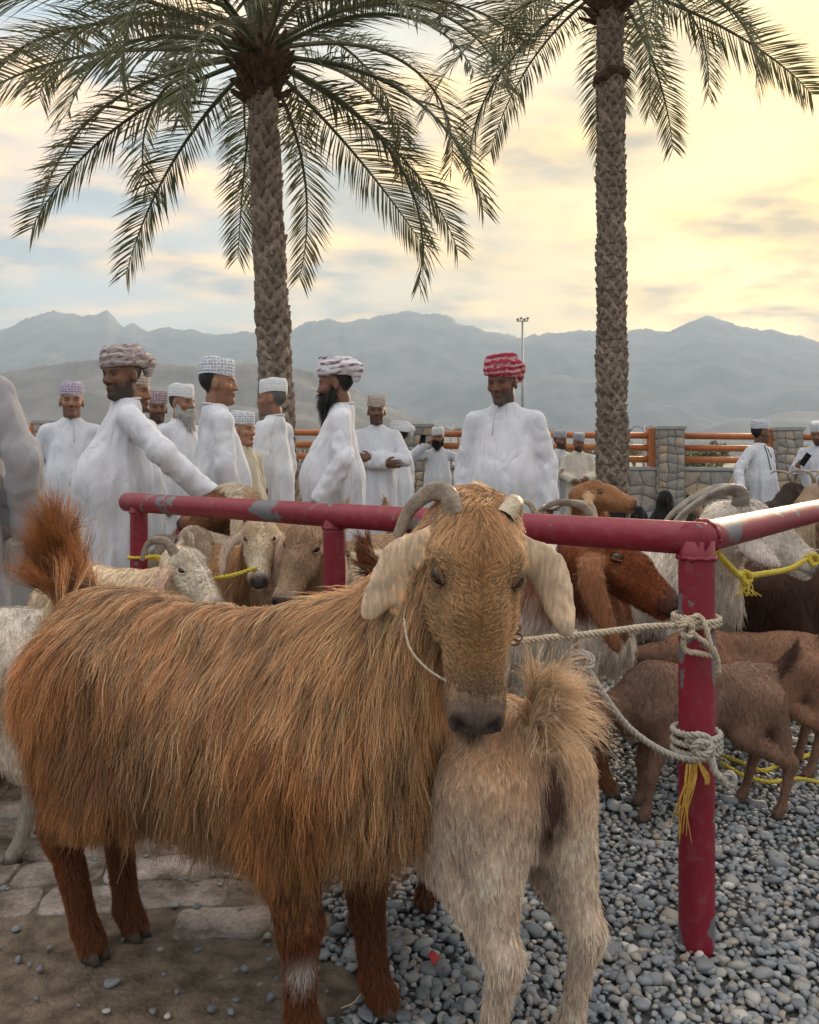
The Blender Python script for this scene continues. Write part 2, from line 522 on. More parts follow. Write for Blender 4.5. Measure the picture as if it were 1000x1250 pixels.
def strip_mesh(name, xs, ys, zf):
    xs, ys = np.asarray(xs, float), np.asarray(ys, float)
    X, Y = np.meshgrid(xs, ys, indexing='ij')
    Z = zf(X, Y)
    V = np.stack([X, Y, Z], -1).reshape(-1, 3); n, m = len(xs), len(ys)
    I = np.arange(n * m).reshape(n, m)
    Q = np.stack([I[:-1, :-1], I[1:, :-1], I[1:, 1:], I[:-1, 1:]], -1).reshape(-1, 4)
    return mesh_from(name, V, Q)
GZ = lambda Y: -0.022 * np.clip(Y - 4.0, 0, 26)

far = np.concatenate([-np.geomspace(5200, 12, 30), np.linspace(-10, 10, 41), np.geomspace(12, 5200, 30)])
ysg = np.concatenate([-np.geomspace(1100, 10, 20), np.linspace(-8, 40, 97), np.geomspace(42, 4800, 40)])
ground = obj('ground', strip_mesh('ground', far, ysg, lambda X, Y: GZ(Y) - 0.022), mottled('dusty_ground', (0.17, 0.15, 0.125), (0.26, 0.235, 0.20), 3.0, 0.95, 0.5, 30))
tag(ground, kind='structure')

# border between the paving (left, near) and the gravel: a wavy line
def is_paved(x, y):
    w = 0.05 * np.sin(y * 9) + 0.04 * np.sin(y * 23 + x * 7)
    return x < -0.16 + 0.16 * (1.95 - y) / 0.35 * -1.0 * 0 + w + np.where(y > 1.75, 0.13 - 0.55 * (y - 1.75), -0.10 * (1.75 - y) / 0.2)

def stone_mat(name, stops):
    def b(nt, s):
        oi = nt.nodes.new('ShaderNodeObjectInfo')
        at_ = nt.nodes.new('ShaderNodeAttribute'); at_.attribute_name = 'tint'
        co = objco(nt)
        r = ramp_node(nt, oi.outputs['Random'], stops) if stops else None
        n = noise_node(nt, 55, 5, co)
        mr = nt.nodes.new('ShaderNodeMapRange'); lk(nt, n.outputs[0], mr.inputs[0]); mr.inputs[1].default_value = .3; mr.inputs[2].default_value = .7; mr.inputs[3].default_value = .75; mr.inputs[4].default_value = 1.25
        v = nt.nodes.new('ShaderNodeVectorMath'); v.operation = 'SCALE'
        lk(nt, (r.outputs[0] if stops else at_.outputs['Color']), v.inputs[0]); lk(nt, mr.outputs[0], v.inputs['Scale'])
        lk(nt, v.outputs[0], s.inputs['Base Color'])
        s.inputs['Roughness'].default_value = 0.55; s.inputs['Specular IOR Level'].default_value = 0.35
        bump(nt, s, noise_node(nt, 130, 4, co).outputs[0], 0.25, 0.003)
    return node_mat(name, b)
STONE_STOPS = [(0.0, (0.13, 0.145, 0.16)), (0.25, (0.21, 0.228, 0.245)), (0.5, (0.16, 0.17, 0.18)), (0.7, (0.29, 0.298, 0.30)), (0.82, (0.29, 0.255, 0.205)), (0.92, (0.21, 0.205, 0.20)), (1.0, (0.50, 0.49, 0.46))]
STONE = stone_mat('river_pebble', STONE_STOPS)

def ico(sub):
    import bmesh
    bm = bmesh.new(); bmesh.ops.create_icosphere(bm, subdivisions=sub, radius=1.0)
    V = np.array([v.co[:] for v in bm.verts]); F = np.array([[v.index for v in f.verts] for f in bm.faces]); bm.free()
    return V, F
ICO1, ICO2 = ico(1), ico(2)
def pebble_shape(V, seed):
    r = np.random.default_rng(seed)
    ax = np.array([1.0, r.uniform(0.6, 0.95), r.uniform(0.38, 0.65)])
    W = V * (1 + 0.16 * vnoise(V, 1.1, seed)[:, None])
    W = np.sign(W) * np.abs(W) ** r.uniform(0.8, 1.0)
    for _ in range(6):                                     # worn flats
        d = unit(r.normal(0, 1, 3)); k = r.uniform(0.5, 0.8); t = W @ d
        W = W - np.maximum(t - k, 0)[:, None] * d * 0.85
    return W * ax

def rotm(a, tilt, r):
    ca, sa = np.cos(a), np.sin(a); ct, st = np.cos(tilt), np.sin(tilt)
    Z = np.zeros_like(a); O = np.ones_like(a)
    A = np.stack([np.stack([ca, -sa, Z], -1), np.stack([sa, ca, Z], -1), np.stack([Z, Z, O], -1)], -2)
    B = np.stack([np.stack([O, Z, Z], -1), np.stack([Z, ct, -st], -1), np.stack([Z, st, ct], -1)], -2)
    return A @ B

gravel = obj('gravel', strip_mesh('gravel', np.linspace(-14, 14, 40), np.concatenate([np.linspace(0.6, 4, 20), np.linspace(4.5, 12.6, 12)]), lambda X, Y: GZ(Y) - 0.016),
             mottled('gravel_base', (0.055, 0.055, 0.055), (0.12, 0.12, 0.12), 60, 0.95, 0.8, 130))
tag(gravel, 'loose grey river gravel covering the pen ground', None, None, 'structure')

def make_gravel():
    r = np.random.default_rng(11)
    # jittered layout, dense near the camera and sparser with distance
    rows = []
    y = 1.25
    while y < 6.8:
        s = 0.0215 * (1 + max(0, y - 2.6) * 0.36)                # mean spacing
        xl, xr = -0.56 * y - 0.7, 0.56 * y + 0.8
        n = int((xr - xl) / s)
        x = xl + (np.arange(n) + r.uniform(-0.45, 0.45, n)) * s
        rows.append(np.stack([x, y + r.uniform(-0.4, 0.4, n) * s, np.full(n, s)], -1)); y += s * 0.80
    A = np.concatenate(rows)
    pav = is_paved(A[:, 0], A[:, 1])
    keep = ~pav | (r.random(len(A)) < 0.03)
    A = A[keep]; pav = pav[keep]
    big = r.random(len(A))
    size = A[:, 2] * np.where(big > 0.985, 1.4, np.where(big > 0.8, r.uniform(0.8, 1.05, len(A)), r.uniform(0.42, 0.78, len(A)))) * 0.92
    size = np.where(pav, size * r.uniform(0.25, 0.9, len(A)), size)
    z = GZ(A[:, 1]) - 0.010 + size * r.uniform(0.15, 0.65, len(A)); z = np.where(pav, 0.004 + size * 0.2, z)
    M3 = rotm(r.uniform(0, 6.28, len(A)), r.normal(0, 0.28, len(A)), r)
    col_st = np.array([c for _, c in STONE_STOPS]); ps = np.array([p for p, _ in STONE_STOPS])
    t = r.random(len(A)); tint = np.stack([np.interp(t, ps, col_st[:, k]) for k in range(3)], -1)
    # the 300 that show largest become pebbles of their own
    show = size / A[:, 1] * ((np.abs(A[:, 0] / A[:, 1]) < 0.49) & (A[:, 1] > 1.66)) * (0.5 + 0.5 * (A[:, 0] > -0.05))
    own = np.argsort(-show)[:300]; mask = np.zeros(len(A), bool); mask[own] = True
    protos = [mesh_from('pebble', pebble_shape(ICO2[0], 100 + k), ICO2[1]) for k in range(9)]
    for m in protos: m.materials.append(STONE)
    for k, i in enumerate(own):
        o = bpy.data.objects.new('pebble', protos[k % 9]); COL.objects.link(o); o.parent = gravel
        mt = Matrix([list(q) for q in M3[i] * size[i]]).to_4x4(); mt.translation = (A[i, 0], A[i, 1], z[i]); o.matrix_local = mt
    rest = np.nonzero(~mask)[0]
    Vs, Fs, Cs, off = [], [], [], 0
    near_in = (A[:, 1] < 1.95) & (A[:, 1] > 1.6) & (np.abs(A[:, 0] / A[:, 1]) < 0.52)
    for k in range(16):
        for lod, (V0, F0), sel in ((0, ICO2, near_in), (1, ICO1, ~near_in)):
            idx = rest[(rest % 16 == k) & sel[rest]]
            if not len(idx): continue
            W = pebble_shape(V0, 300 + k)
            V = np.einsum('nij,vj->nvi', M3[idx], W) * size[idx][:, None, None] + np.stack([A[idx, 0], A[idx, 1], z[idx]], -1)[:, None]
            F = F0[None] + (np.arange(len(idx)) * len(W))[:, None, None] + off
            Vs.append(V.reshape(-1, 3)); Fs.append(F.reshape(-1, 3)); Cs.append(np.repeat(tint[idx], len(W), 0)); off += len(idx) * len(W)
    me = mesh_from('pebbles', np.concatenate(Vs), np.concatenate(Fs), True, np.concatenate(Cs))
    o = obj('pebbles', me, stone_mat('river_pebble_bed', None), gravel); tag(o, kind='stuff')
    print('gravel tris', len(me.polygons), 'stones', len(A))
make_gravel()

# old interlocking pavers with silted joints, left foreground
paving = obj('paved_path', strip_mesh('paved_path', np.linspace(-3.2, 0.10, 40), np.linspace(0.5, 3.3, 30), lambda X, Y: np.where(is_paved(X, Y), -0.002, -0.03) + 0.003 * vnoise(np.stack([X, Y, X * 0], -1), 9)),
             mottled('silt', (0.085, 0.064, 0.045), (0.22, 0.17, 0.125), 16, 0.95, 1.0, 70, 0.36, 0.68, 0.0, 0.3, 12))
tag(paving, kind='structure')
def make_pavers():
    def b(nt, s):
        oi = nt.nodes.new('ShaderNodeObjectInfo'); co = nt.nodes.new('ShaderNodeNewGeometry').outputs['Position']
        r = ramp_node(nt, oi.outputs['Random'], [(0, (0.34, 0.275, 0.235)), (0.5, (0.40, 0.33, 0.285)), (1, (0.30, 0.245, 0.21))])
        d = noise_node(nt, 5.5, 7, co, 0.62); dr = ramp_node(nt, d.outputs[0], [(0.40, (0, 0, 0)), (0.60, (1, 1, 1))])
        mx = nt.nodes.new('ShaderNodeMix'); mx.data_type = 'RGBA'; lk(nt, dr.outputs[0], mx.inputs[0]); mx.inputs[6].default_value = (0.11, 0.085, 0.062, 1); lk(nt, r.outputs[0], mx.inputs[7])
        sp = noise_node(nt, 90, 4, co); v = nt.nodes.new('ShaderNodeVectorMath'); v.operation = 'SCALE'; mr = nt.nodes.new('ShaderNodeMapRange'); lk(nt, sp.outputs[0], mr.inputs[0])
        mr.inputs[1].default_value = .3; mr.inputs[2].default_value = .7; mr.inputs[3].default_value = .7; mr.inputs[4].default_value = 1.2
        lk(nt, mx.outputs[2], v.inputs[0]); lk(nt, mr.outputs[0], v.inputs['Scale']); lk(nt, v.outputs[0], s.inputs['Base Color'])
        s.inputs['Roughness'].default_value = 0.9; s.inputs['Specular IOR Level'].default_value = 0.2
        bump(nt, s, noise_node(nt, 60, 6, co).outputs[0], 0.5, 0.006)
    mat = node_mat('worn_paver', b)
    r = np.random.default_rng(5)
    protos = []
    for k in range(8):
        n = 20; a = np.linspace(0, 2 * np.pi, n, endpoint=False)
        # dumb-bell outline of an interlocking block with chipped edges
        ox = np.sign(np.cos(a)) * np.abs(np.cos(a)) ** 0.45 * 0.118; oy = np.sign(np.sin(a)) * np.abs(np.sin(a)) ** 0.5 * 0.070
        oy = oy * (1 - 0.14 * np.cos(ox / 0.118 * np.pi)); j = 1 + r.normal(0, 0.02, n)
        V = np.concatenate([np.stack([ox * s_ * j, oy * s_ * j, np.full(n, z) + r.normal(0, 0.0012, n)], -1) for s_, z in ((1.0, -0.03), (1.0, -0.004), (0.965, 0.0), (0.60, 0.001))] + [np.array([[0, 0, 0.0005]])])
        F = [(i * n + q, i * n + (q + 1) % n, (i + 1) * n + (q + 1) % n, (i + 1) * n + q) for i in range(3) for q in range(n)] + [(4 * n, 3 * n + q, 3 * n + (q + 1) % n) for q in range(n)]
        m = mesh_from('paver', V, F); m.materials.append(mat); protos.append(m)
    ang = 0.10; k = 0
    R = np.array([[math.cos(ang), -math.sin(ang)], [math.sin(ang), math.cos(ang)]])
    for i in range(-16, 16):
        for j in range(-14, 16):
            u = np.array([(i + 0.5 * (j % 2)) * 0.240, j * 0.146]); p = R @ u + np.array([-0.7, 2.0])
            if not (1.45 < p[1] < 3.2 and -0.60 * p[1] < p[0]): continue
            if not is_paved(p[0] + 0.13, p[1]): continue
            o = bpy.data.objects.new('paver', protos[k % 8]); COL.objects.link(o); o.parent = paving; k += 1
            silted = p[1] < 1.97 + 0.06 * math.sin(p[0] * 6)                # the nearest rows lie under silt
            o.location = (p[0], p[1], (-0.016 if silted else 0.0025) + r.normal(0, 0.0015)); o.rotation_euler = (r.normal(0, 0.012), r.normal(0, 0.012), ang + r.normal(0, 0.02))
make_pavers()
# small rubble lying on the silt
for k, (px, py, s) in enumerate([(45, 1222, 9), (60, 1160, 8), (196, 1162, 10), (216, 1213, 10), (242, 1162, 11), (260, 1236, 15), (288, 1188, 9), (200, 1192, 8), (130, 1237, 12), (187, 1238, 12), (205, 1243, 11), (288, 1224, 10), (150, 1150, 8),
                                 (292, 1072, 12), (240, 1110, 12), (214, 1108, 12), (268, 1082, 9), (20, 1137, 11), (36, 1180, 7), (317, 1205, 9), (96, 1230, 7), (270, 1195, 8)]):
    Y = H_CAM / (py - Y_HOR) * FOC; x = (px - 500) / FOC * Y
    o = obj('pebble', mesh_from('pebble', pebble_shape(ICO2[0], 500 + k) * (s * 0.5 * Y / FOC), ICO2[1]), STONE, paving, loc=(x, Y, 0.004 + s * 0.12 * Y / FOC), rot=(0, 0, k * 1.7))

# ---- mountains and the low hill
def ridge(name, prof, dist, depth, mat, rough_amp, base_z, seed, back=1.5, n_a=620, n_d=50, label=None):
    ang = np.array([math.atan((p - 500) / FOC) for p, _ in prof]); hts = np.array([(Y_HOR - q) / FOC for _, q in prof])
    al = np.linspace(ang[0], ang[-1], n_a); hh = np.interp(al, ang, hts)
    t = np.linspace(0, back, n_d)
    A, T = np.meshgrid(al, t, indexing='ij')
    Dp = dist - depth + depth * T                             # crest at t=1
    X = np.tan(A) * Dp; Y = Dp
    Pn = np.stack([X, Y, X * 0], -1)
    crest = (hh[:, None] * dist)
    up = np.where(T <= 1, T ** 1.35, 1 - (T - 1) * 0.9)
    r = sum(np.abs(vnoise(Pn, 1.0 / (rough_amp * k), seed + k)) / 2 ** j for j, k in enumerate((5.0, 2.2, 1.0, 0.5)))
    gul = (r - 0.75) * rough_amp * 0.85 * np.sin(np.clip(T, 0, 1) * np.pi) ** 0.8
    jag = (vnoise(Pn, 1.0 / (rough_amp * 0.16), seed + 9) * 0.05 + np.abs(vnoise(Pn, 1.0 / (rough_amp * 0.07), seed + 4)) * 0.05) * rough_amp * np.clip(T, 0, 1)
    Z = base_z + (crest - base_z) * up + gul + jag
    Z = np.maximum(Z, base_z - 0.3)
    V = np.stack([X, Y, Z], -1).reshape(-1, 3); I = np.arange(n_a * n_d).reshape(n_a, n_d)
    Q = np.stack([I[:-1, :-1], I[1:, :-1], I[1:, 1:], I[:-1, 1:]], -1).reshape(-1, 4)
    return tag(obj(name, mesh_from(name, V, Q), mat), label, None, None, 'structure')
ROCK = mottled('mountain_rock', (0.06, 0.054, 0.049), (0.13, 0.115, 0.10), 0.012, 0.95, 0.8, 0.05)
ROCK2 = mottled('hill_rock', (0.085, 0.077, 0.068), (0.16, 0.142, 0.124), 0.02, 0.95, 0.8, 0.08)
prof = [(-900, 420), (-600, 395), (-350, 410), (-180, 385), (-60, 398), (0, 402), (25, 391), (45, 383), (65, 378), (85, 381), (100, 384), (118, 382), (130, 378), (142, 387), (150, 397), (163, 394), (180, 402), (205, 399), (240, 402), (262, 407), (300, 404), (350, 404),
        (362, 400), (375, 391), (395, 388), (420, 391), (445, 388), (470, 383), (492, 378), (515, 380), (535, 382), (552, 387), (565, 396), (590, 401), (620, 409), (640, 412), (665, 406), (690, 404), (720, 402), (760, 404), (790, 399), (815, 405), (830, 397), (845, 390), (862, 383), (876, 388),
        (890, 390), (905, 398), (930, 400), (955, 404), (975, 409), (1000, 415), (1060, 422), (1150, 405), (1300, 420), (1500, 400), (1900, 430)]
ridge('mountain', prof, 2600, 1500, ROCK, 150, -3, 3)
prof2 = [(-500, 500), (-200, 470), (-40, 462), (40, 446), (110, 436), (180, 440), (250, 446), (300, 440), (352, 444), (395, 455), (430, 470), (470, 492), (500, 507), (560, 523), (640, 531), (760, 536), (900, 540), (1050, 538), (1300, 530)]
ridge('hill', prof2, 900, 420, ROCK2, 46, -3, 8)

# ---- haze: one closed box round the camera and everything up to the ridge
def make_haze():
    mb = MB(); mb.box((0, 1900, 245), (11000, 6200, 500))
    m = bpy.data.materials.new('haze_air'); m.use_nodes = True
    nt = m.node_tree; nt.nodes.clear()
    out = nt.nodes.new('ShaderNodeOutputMaterial'); v = nt.nodes.new('ShaderNodeVolumePrincipled')
    v.inputs['Color'].default_value = (0.62, 0.78, 0.95, 1); v.inputs['Density'].default_value = HAZE_DENSITY; v.inputs['Anisotropy'].default_value = 0.15
    nt.links.new(v.outputs[0], out.inputs['Volume'])
    tag(mb.build('haze', m, None, False), 'thin evening haze between the market and the mountains', None, None, 'stuff')
HAZE_DENSITY = 0.00026
make_haze()
# ------------------------------------------------------------------ palms
def bark_mat():
    def b(nt, s):
        oi = nt.nodes.new('ShaderNodeObjectInfo'); co = objco(nt)
        n = noise_node(nt, 14, 6, co)
        r = ramp_node(nt, n.outputs[0], [(0.3, (0.15, 0.115, 0.088)), (0.5, (0.28, 0.22, 0.175)), (0.72, (0.40, 0.33, 0.27))])
        mr = nt.nodes.new('ShaderNodeMapRange'); lk(nt, oi.outputs['Random'], mr.inputs[0]); mr.inputs[3].default_value = 0.7; mr.inputs[4].default_value = 1.25
        v = nt.nodes.new('ShaderNodeVectorMath'); v.operation = 'SCALE'; lk(nt, r.outputs[0], v.inputs[0]); lk(nt, mr.outputs[0], v.inputs['Scale'])
        lk(nt, v.outputs[0], s.inputs['Base Color']); s.inputs['Roughness'].default_value = 0.95; s.inputs['Specular IOR Level'].default_value = 0.1
        mp = nt.nodes.new('ShaderNodeMapping'); mp.inputs['Scale'].default_value = (1, 1, 0.15); lk(nt, co, mp.inputs[0])
        bump(nt, s, noise_node(nt, 60, 5, mp.outputs[0]).outputs[0], 0.8, 0.02)
    return node_mat('palm_bark', b)
def leaf_mat():
    def b(nt, s):
        oi = nt.nodes.new('ShaderNodeObjectInfo'); co = objco(nt)
        n = noise_node(nt, 3, 3, co)
        ad = nt.nodes.new('ShaderNodeMath'); ad.operation = 'MULTIPLY_ADD'; lk(nt, oi.outputs['Random'], ad.inputs[0]); ad.inputs[1].default_value = 0.5; lk(nt, n.outputs[0], ad.inputs[2])
        r = ramp_node(nt, ad.outputs[0], [(0.35, (0.075, 0.088, 0.040)), (0.65, (0.12, 0.132, 0.062)), (1.0, (0.20, 0.185, 0.09))])
        lk(nt, r.outputs[0], s.inputs['Base Color']); s.inputs['Roughness'].default_value = 0.45; s.inputs['Specular IOR Level'].default_value = 0.45
        t = nt.nodes.new('ShaderNodeBsdfTranslucent'); lk(nt, r.outputs[0], t.inputs['Color'])
        m = nt.nodes.new('ShaderNodeMixShader'); m.inputs[0].default_value = 0.22; lk(nt, s.outputs[0], m.inputs[1]); lk(nt, t.outputs[0], m.inputs[2])
        lk(nt, m.outputs[0], nt.nodes['Material Output'].inputs['Surface'])
    return node_mat('palm_leaf', b)
BARK = bark_mat(); LEAF = leaf_mat()
FIBRE = mottled('palm_fibre', (0.05, 0.03, 0.018), (0.15, 0.09, 0.05), 22, 0.95, 0.8, 60)

def frond_mesh(L, curve, seed, twist=0.0, droop=0.9):
    """rachis starts at the origin along +X and bends down by curve; stiff two-ranked leaflets"""
    r = np.random.default_rng(seed)
    n = 30; t = np.linspace(0, 1, n)
    th = -curve * t ** 1.5
    ds = L / (n - 1)
    C = np.concatenate([[[0, 0, 0]], np.cumsum(np.stack([np.cos(th[:-1]), twist * t[:-1] ** 2, np.sin(th[:-1])], -1) * ds, 0)])
    V, F = tube(C, 0.024 * (1 - t) ** 0.8 + 0.0035, 5)
    Vs, Fs, off = [V], [tuple(f) for f in F], len(V)
    T, N, B = frames(C)
    N = unit(np.cross(np.array([0, 0, 1.0]), T)); N[np.linalg.norm(N, axis=1) < 1e-6] = (0, 1, 0); U = np.cross(T, N)
    m = int(L * 29)
    tt = np.linspace(0.16, 0.995, m)
    for sd in (1, -1):
        for k, q in enumerate(tt):
            q = min(0.998, q + r.normal(0, 0.003))
            x = q * (n - 1); i = min(int(x), n - 2); f = x - i
            p = C[i] * (1 - f) + C[i + 1] * f; T_, N_, U_ = T[i], N[i], U[i]
            ll = L * 0.140 * (0.42 + 0.9 * np.sin(np.pi * np.clip(q * 0.88 + 0.08, 0, 1)) ** 0.8) * r.uniform(0.85, 1.12)
            fwd = 0.55 + 0.75 * q + r.normal(0, 0.10)
            d = unit(N_ * sd + T_ * fwd + U_ * (0.38 + r.normal(0, 0.14)))
            w = 0.0098 * r.uniform(0.8, 1.2)
            sag = np.array([0, 0, -1.0]) * droop
            p0 = p; p1 = p + d * ll * 0.5 + sag * ll * 0.05; p2 = p + d * ll * 0.98 + sag * ll * (0.16 + 0.1 * r.random())
            wd = unit(np.cross(d, U_ + 0.3 * r.normal(0, 1, 3))) * w; kd = unit(np.cross(d, wd)) * w * 0.35
            Vs.append(np.array([p0 - wd * .5, p0 + wd * .5, p1 + wd, p1 - wd, p1 + kd, p2]))
            Fs += [(off, off + 1, off + 2, off + 4), (off, off + 4, off + 3), (off + 4, off + 2, off + 5), (off + 3, off + 4, off + 5)]
            off += 6
    return mesh_from('frond', np.concatenate(Vs), Fs, False)

def date_palm(label, base, top, r0, r1, fronds, seed, ring_h=0.085, bend=0.0, lump=None):
    rg = np.random.default_rng(seed)
    root = empty('date_palm', base); tag(root, label, 'palm tree', 'date palms over the market')
    b = np.array(base, float); tp = np.array(top, float) - b
    Hh = tp[2]
    def axis(t): return np.array([tp[0] * t ** (1 + bend), tp[1] * t, Hh * t])
    ts = np.linspace(0, 1, 40)
    rad = lambda t: (r0 + (r1 - r0) * t) * (1 + 0.05 * np.sin(t * 40)) 
    V, F = tube([axis(t) for t in ts], [rad(t) * 0.90 for t in ts], 16)
    trunk = obj('trunk', mesh_from('trunk', V, F), BARK, root)
    # leaf bases: overlapping stubs in a spiral
    W = []
    for k in range(5):
        q = np.random.default_rng(seed * 10 + k)
        w, hgt, th = 0.128, 0.100, 0.036
        prof = np.array([(-0.5, 0.0), (0.5, 0.0), (0.36, 0.55), (0.20, 0.92), (-0.20, 0.95), (-0.38, 0.52)]) * (w, hgt); prof += q.normal(0, 0.006, prof.shape)
        inn = np.stack([np.full(6, -0.02), prof[:, 0], prof[:, 1]], -1)
        out = np.stack([np.array([0.006, 0.006, 0.024, th, th, 0.024]) + q.normal(0, 0.004, 6), prof[:, 0] * 0.86, prof[:, 1]], -1)
        V = np.concatenate([inn, out, [[0.036 + q.normal(0, .004), q.normal(0, .01), hgt * 0.5]]])
        F = [(i, (i + 1) % 6, 6 + (i + 1) % 6, 6 + i) for i in range(6)] + [(12, 6 + i, 6 + (i + 1) % 6) for i in range(6)]
        m = mesh_from('leaf_base', V, F, False); m.materials.append(BARK); W.append((m, V, F))
    per = max(8, int(round(2 * math.pi * (r0 + r1) / 2 / 0.125)))
    slots = []
    nr = int(Hh / ring_h)
    for i in range(nr):
        t = i / nr
        for j in range(per):
            a = (j + 0.5 * (i % 2)) / per * 2 * math.pi + rg.normal(0, 0.06) + i * 0.07
            c = axis(t) + np.array([math.cos(a), math.sin(a), 0]) * rad(t) * 0.90 + np.array([0, 0, rg.normal(0, 0.010)])
            cam_to = unit(-(b + c) + np.array([0, 0, H_CAM]))
            slots.append((np.dot(cam_to, [math.cos(a), math.sin(a), 0]), a, c, rg.uniform(0.85, 1.2), rg.integers(0, 5), rad(t) / r0, rg.normal(0, 0.12)))
    slots.sort(key=lambda q: -q[0])
    vis = [q for q in slots if (lambda p: 0 < 1000 - p and True)(0)]
    sel = [q for q in slots if q[0] > 0.1 and in_frame(b + q[2])]
    own = set(id(q) for q in sel[:300])
    mb = MB()
    for q in slots:
        _, a, c, s, k, rs, tl = q
        Rm = Matrix.Translation(c) @ Matrix.Rotation(a, 4, 'Z') @ Matrix.Rotation(tl, 4, 'X') @ Matrix.Diagonal((s, s * (0.72 + 0.28 * rs), s, 1))
        if id(q) in own:
            o = bpy.data.objects.new('leaf_base', W[k][0]); COL.objects.link(o); o.parent = trunk; o.matrix_local = Rm
        else:
            V = np.concatenate([W[k][1], np.ones((len(W[k][1]), 1))], 1) @ np.array(Rm).T
            mb.add(V[:, :3], W[k][2])
    tag(mb.build('leaf_bases', BARK, trunk, False), kind='stuff')
    if lump: # old stub collar on the trunk
        t, s = lump; f = Field.uniform((-.35, -.35, -.2), (.35, .35, .2), 0.02)
        for k in range(14):
            a = rg.uniform(0, 6.28); f.ell((math.cos(a) * rad(t) * .95, math.sin(a) * rad(t) * .95, rg.uniform(-.06, .06)), (.08, .08, .06), None, .03, 0)
        V, Q = f.mesh(); obj('stub_collar', mesh_from('stub_collar', displaced(V, Q, 0.015 * vnoise(V, 30, 1)), Q), FIBRE, trunk, loc=axis(t))
    # crown: fibre heart and fronds
    f = Field.uniform((-.55, -.55, -.55), (.55, .55, .75), 0.03)
    f.ell((0, 0, 0.05), (r1 * 1.9, r1 * 1.9, 0.42), None, 0.05, 0); f.cone((0, 0, 0.2), (0, 0, 0.6), r1 * 1.2, 0.09, 0.1, 0)
    V, Q = f.mesh()
    crown = obj('crown', mesh_from('crown', displaced(V, Q, 0.035 * vnoise(V * np.array([1, 1, .4]), 26, seed)), Q), FIBRE, root, loc=axis(1.0) + np.array([0, 0, 0.10]))
    mb = MB()
    for k in range(70):                                   # cut frond stalks round the heart
        a = rg.uniform(0, 6.28); z = rg.uniform(-0.34, 0.22); d = np.array([math.cos(a), math.sin(a), rg.uniform(0.3, 1.0)]); rr = r1 * (1.25 + 0.5 * math.cos(z * 3))
        p = np.array([math.cos(a) * rr * .8, math.sin(a) * rr * .8, z]); d = unit(d) * rg.uniform(0.10, 0.26)
        mb.tube([p, p + d * .6, p + d], [0.035, 0.026, 0.016], 5)
    tag(mb.build('stalk_stubs', FIBRE, crown, False), kind='stuff')
    for k, (az, el, L, cv) in enumerate(fronds):
        o = obj('frond', frond_mesh(L, cv, seed * 100 + k, rg.normal(0, 0.12)), LEAF, crown)
        a = math.radians(az); rr = r1 * 0.8
        o.location = (math.cos(a) * rr, math.sin(a) * rr, 0.12 + 0.35 * max(0, math.sin(math.radians(el))))
        o.rotation_euler = (Matrix.Rotation(a, 3, 'Z') @ Matrix.Rotation(-math.radians(el), 3, 'Y') @ Matrix.Rotation(rg.normal(0, 0.3), 3, 'X')).to_euler()
    return root
def in_frame(p):
    u = 500 + FOC * p[0] / p[1]; v = Y_HOR - FOC * (p[2] - H_CAM) / p[1]
    return -10 < u < 1010 and -10 < v < 1260

def frond_set(rg, n_up, n_mid, n_low, L):
    out = []
    for n, (e0, e1), (c0, c1), s in ((n_up, (48, 85), (0.7, 1.2), 0.85), (n_mid, (10, 45), (1.25, 1.85), 1.0), (n_low, (-22, 6), (1.0, 1.5), 0.95)):
        for k in range(n):
            out.append(((k + rg.uniform(-.3, .3)) / n * 360 + 17 * s * 10, rg.uniform(e0, e1), L * s * rg.uniform(0.88, 1.08), rg.uniform(c0, c1)))
    return out
YP1 = 8.3
b1 = P(345, 558, YP1); t1 = P(319, 98, YP1)
rg1 = np.random.default_rng(21)
fr1 = frond_set(rg1, 8, 17, 14, 3.05)
date_palm('nearer date palm with wide drooping crown on the left', (b1[0] + 0.02, YP1, gz(YP1)), t1, 0.180, 0.128, fr1, 21, 0.078)
YP2 = 10.2
b2 = P(748, 558, YP2); t2 = P(745, 0, YP2)
rg2 = np.random.default_rng(33)
fr2 = frond_set(rg2, 9, 16, 9, 3.0)
date_palm('taller date palm with slender trunk on the right', (b2[0], YP2, gz(YP2)), t2, 0.195, 0.150, fr2, 33, 0.085, lump=(0.86, 1))

# ------------------------------------------------------------------ stone wall with pillars and orange pipe railing
MORTAR = mottled('mortar', (0.20, 0.20, 0.195), (0.29, 0.285, 0.275), 12, 0.95, 0.5, 60)
def wallstone_mat():
    def b(nt, s):
        oi = nt.nodes.new('ShaderNodeObjectInfo'); co = objco(nt)
        r = ramp_node(nt, oi.outputs['Random'], [(0, (0.25, 0.235, 0.22)), (0.3, (0.33, 0.295, 0.26)), (0.55, (0.28, 0.265, 0.25)), (0.75, (0.44, 0.32, 0.21)), (1, (0.39, 0.35, 0.30))])
        n = noise_node(nt, 9, 6, co); v = nt.nodes.new('ShaderNodeVectorMath'); v.operation = 'SCALE'; mr = nt.nodes.new('ShaderNodeMapRange'); lk(nt, n.outputs[0], mr.inputs[0])
        mr.inputs[1].default_value = .3; mr.inputs[2].default_value = .7; mr.inputs[3].default_value = .75; mr.inputs[4].default_value = 1.25
        lk(nt, r.outputs[0], v.inputs[0]); lk(nt, mr.outputs[0], v.inputs['Scale']); lk(nt, v.outputs[0], s.inputs['Base Color']); s.inputs['Roughness'].default_value = 0.9
        bump(nt, s, noise_node(nt, 40, 5, co).outputs[0], 0.5, 0.01)
    return node_mat('wall_stone', b)
WSTONE = wallstone_mat()
RUST = mottled('orange_pipe_paint', (0.40, 0.13, 0.045), (0.50, 0.18, 0.065), 6, 0.5, 0.15, 40)
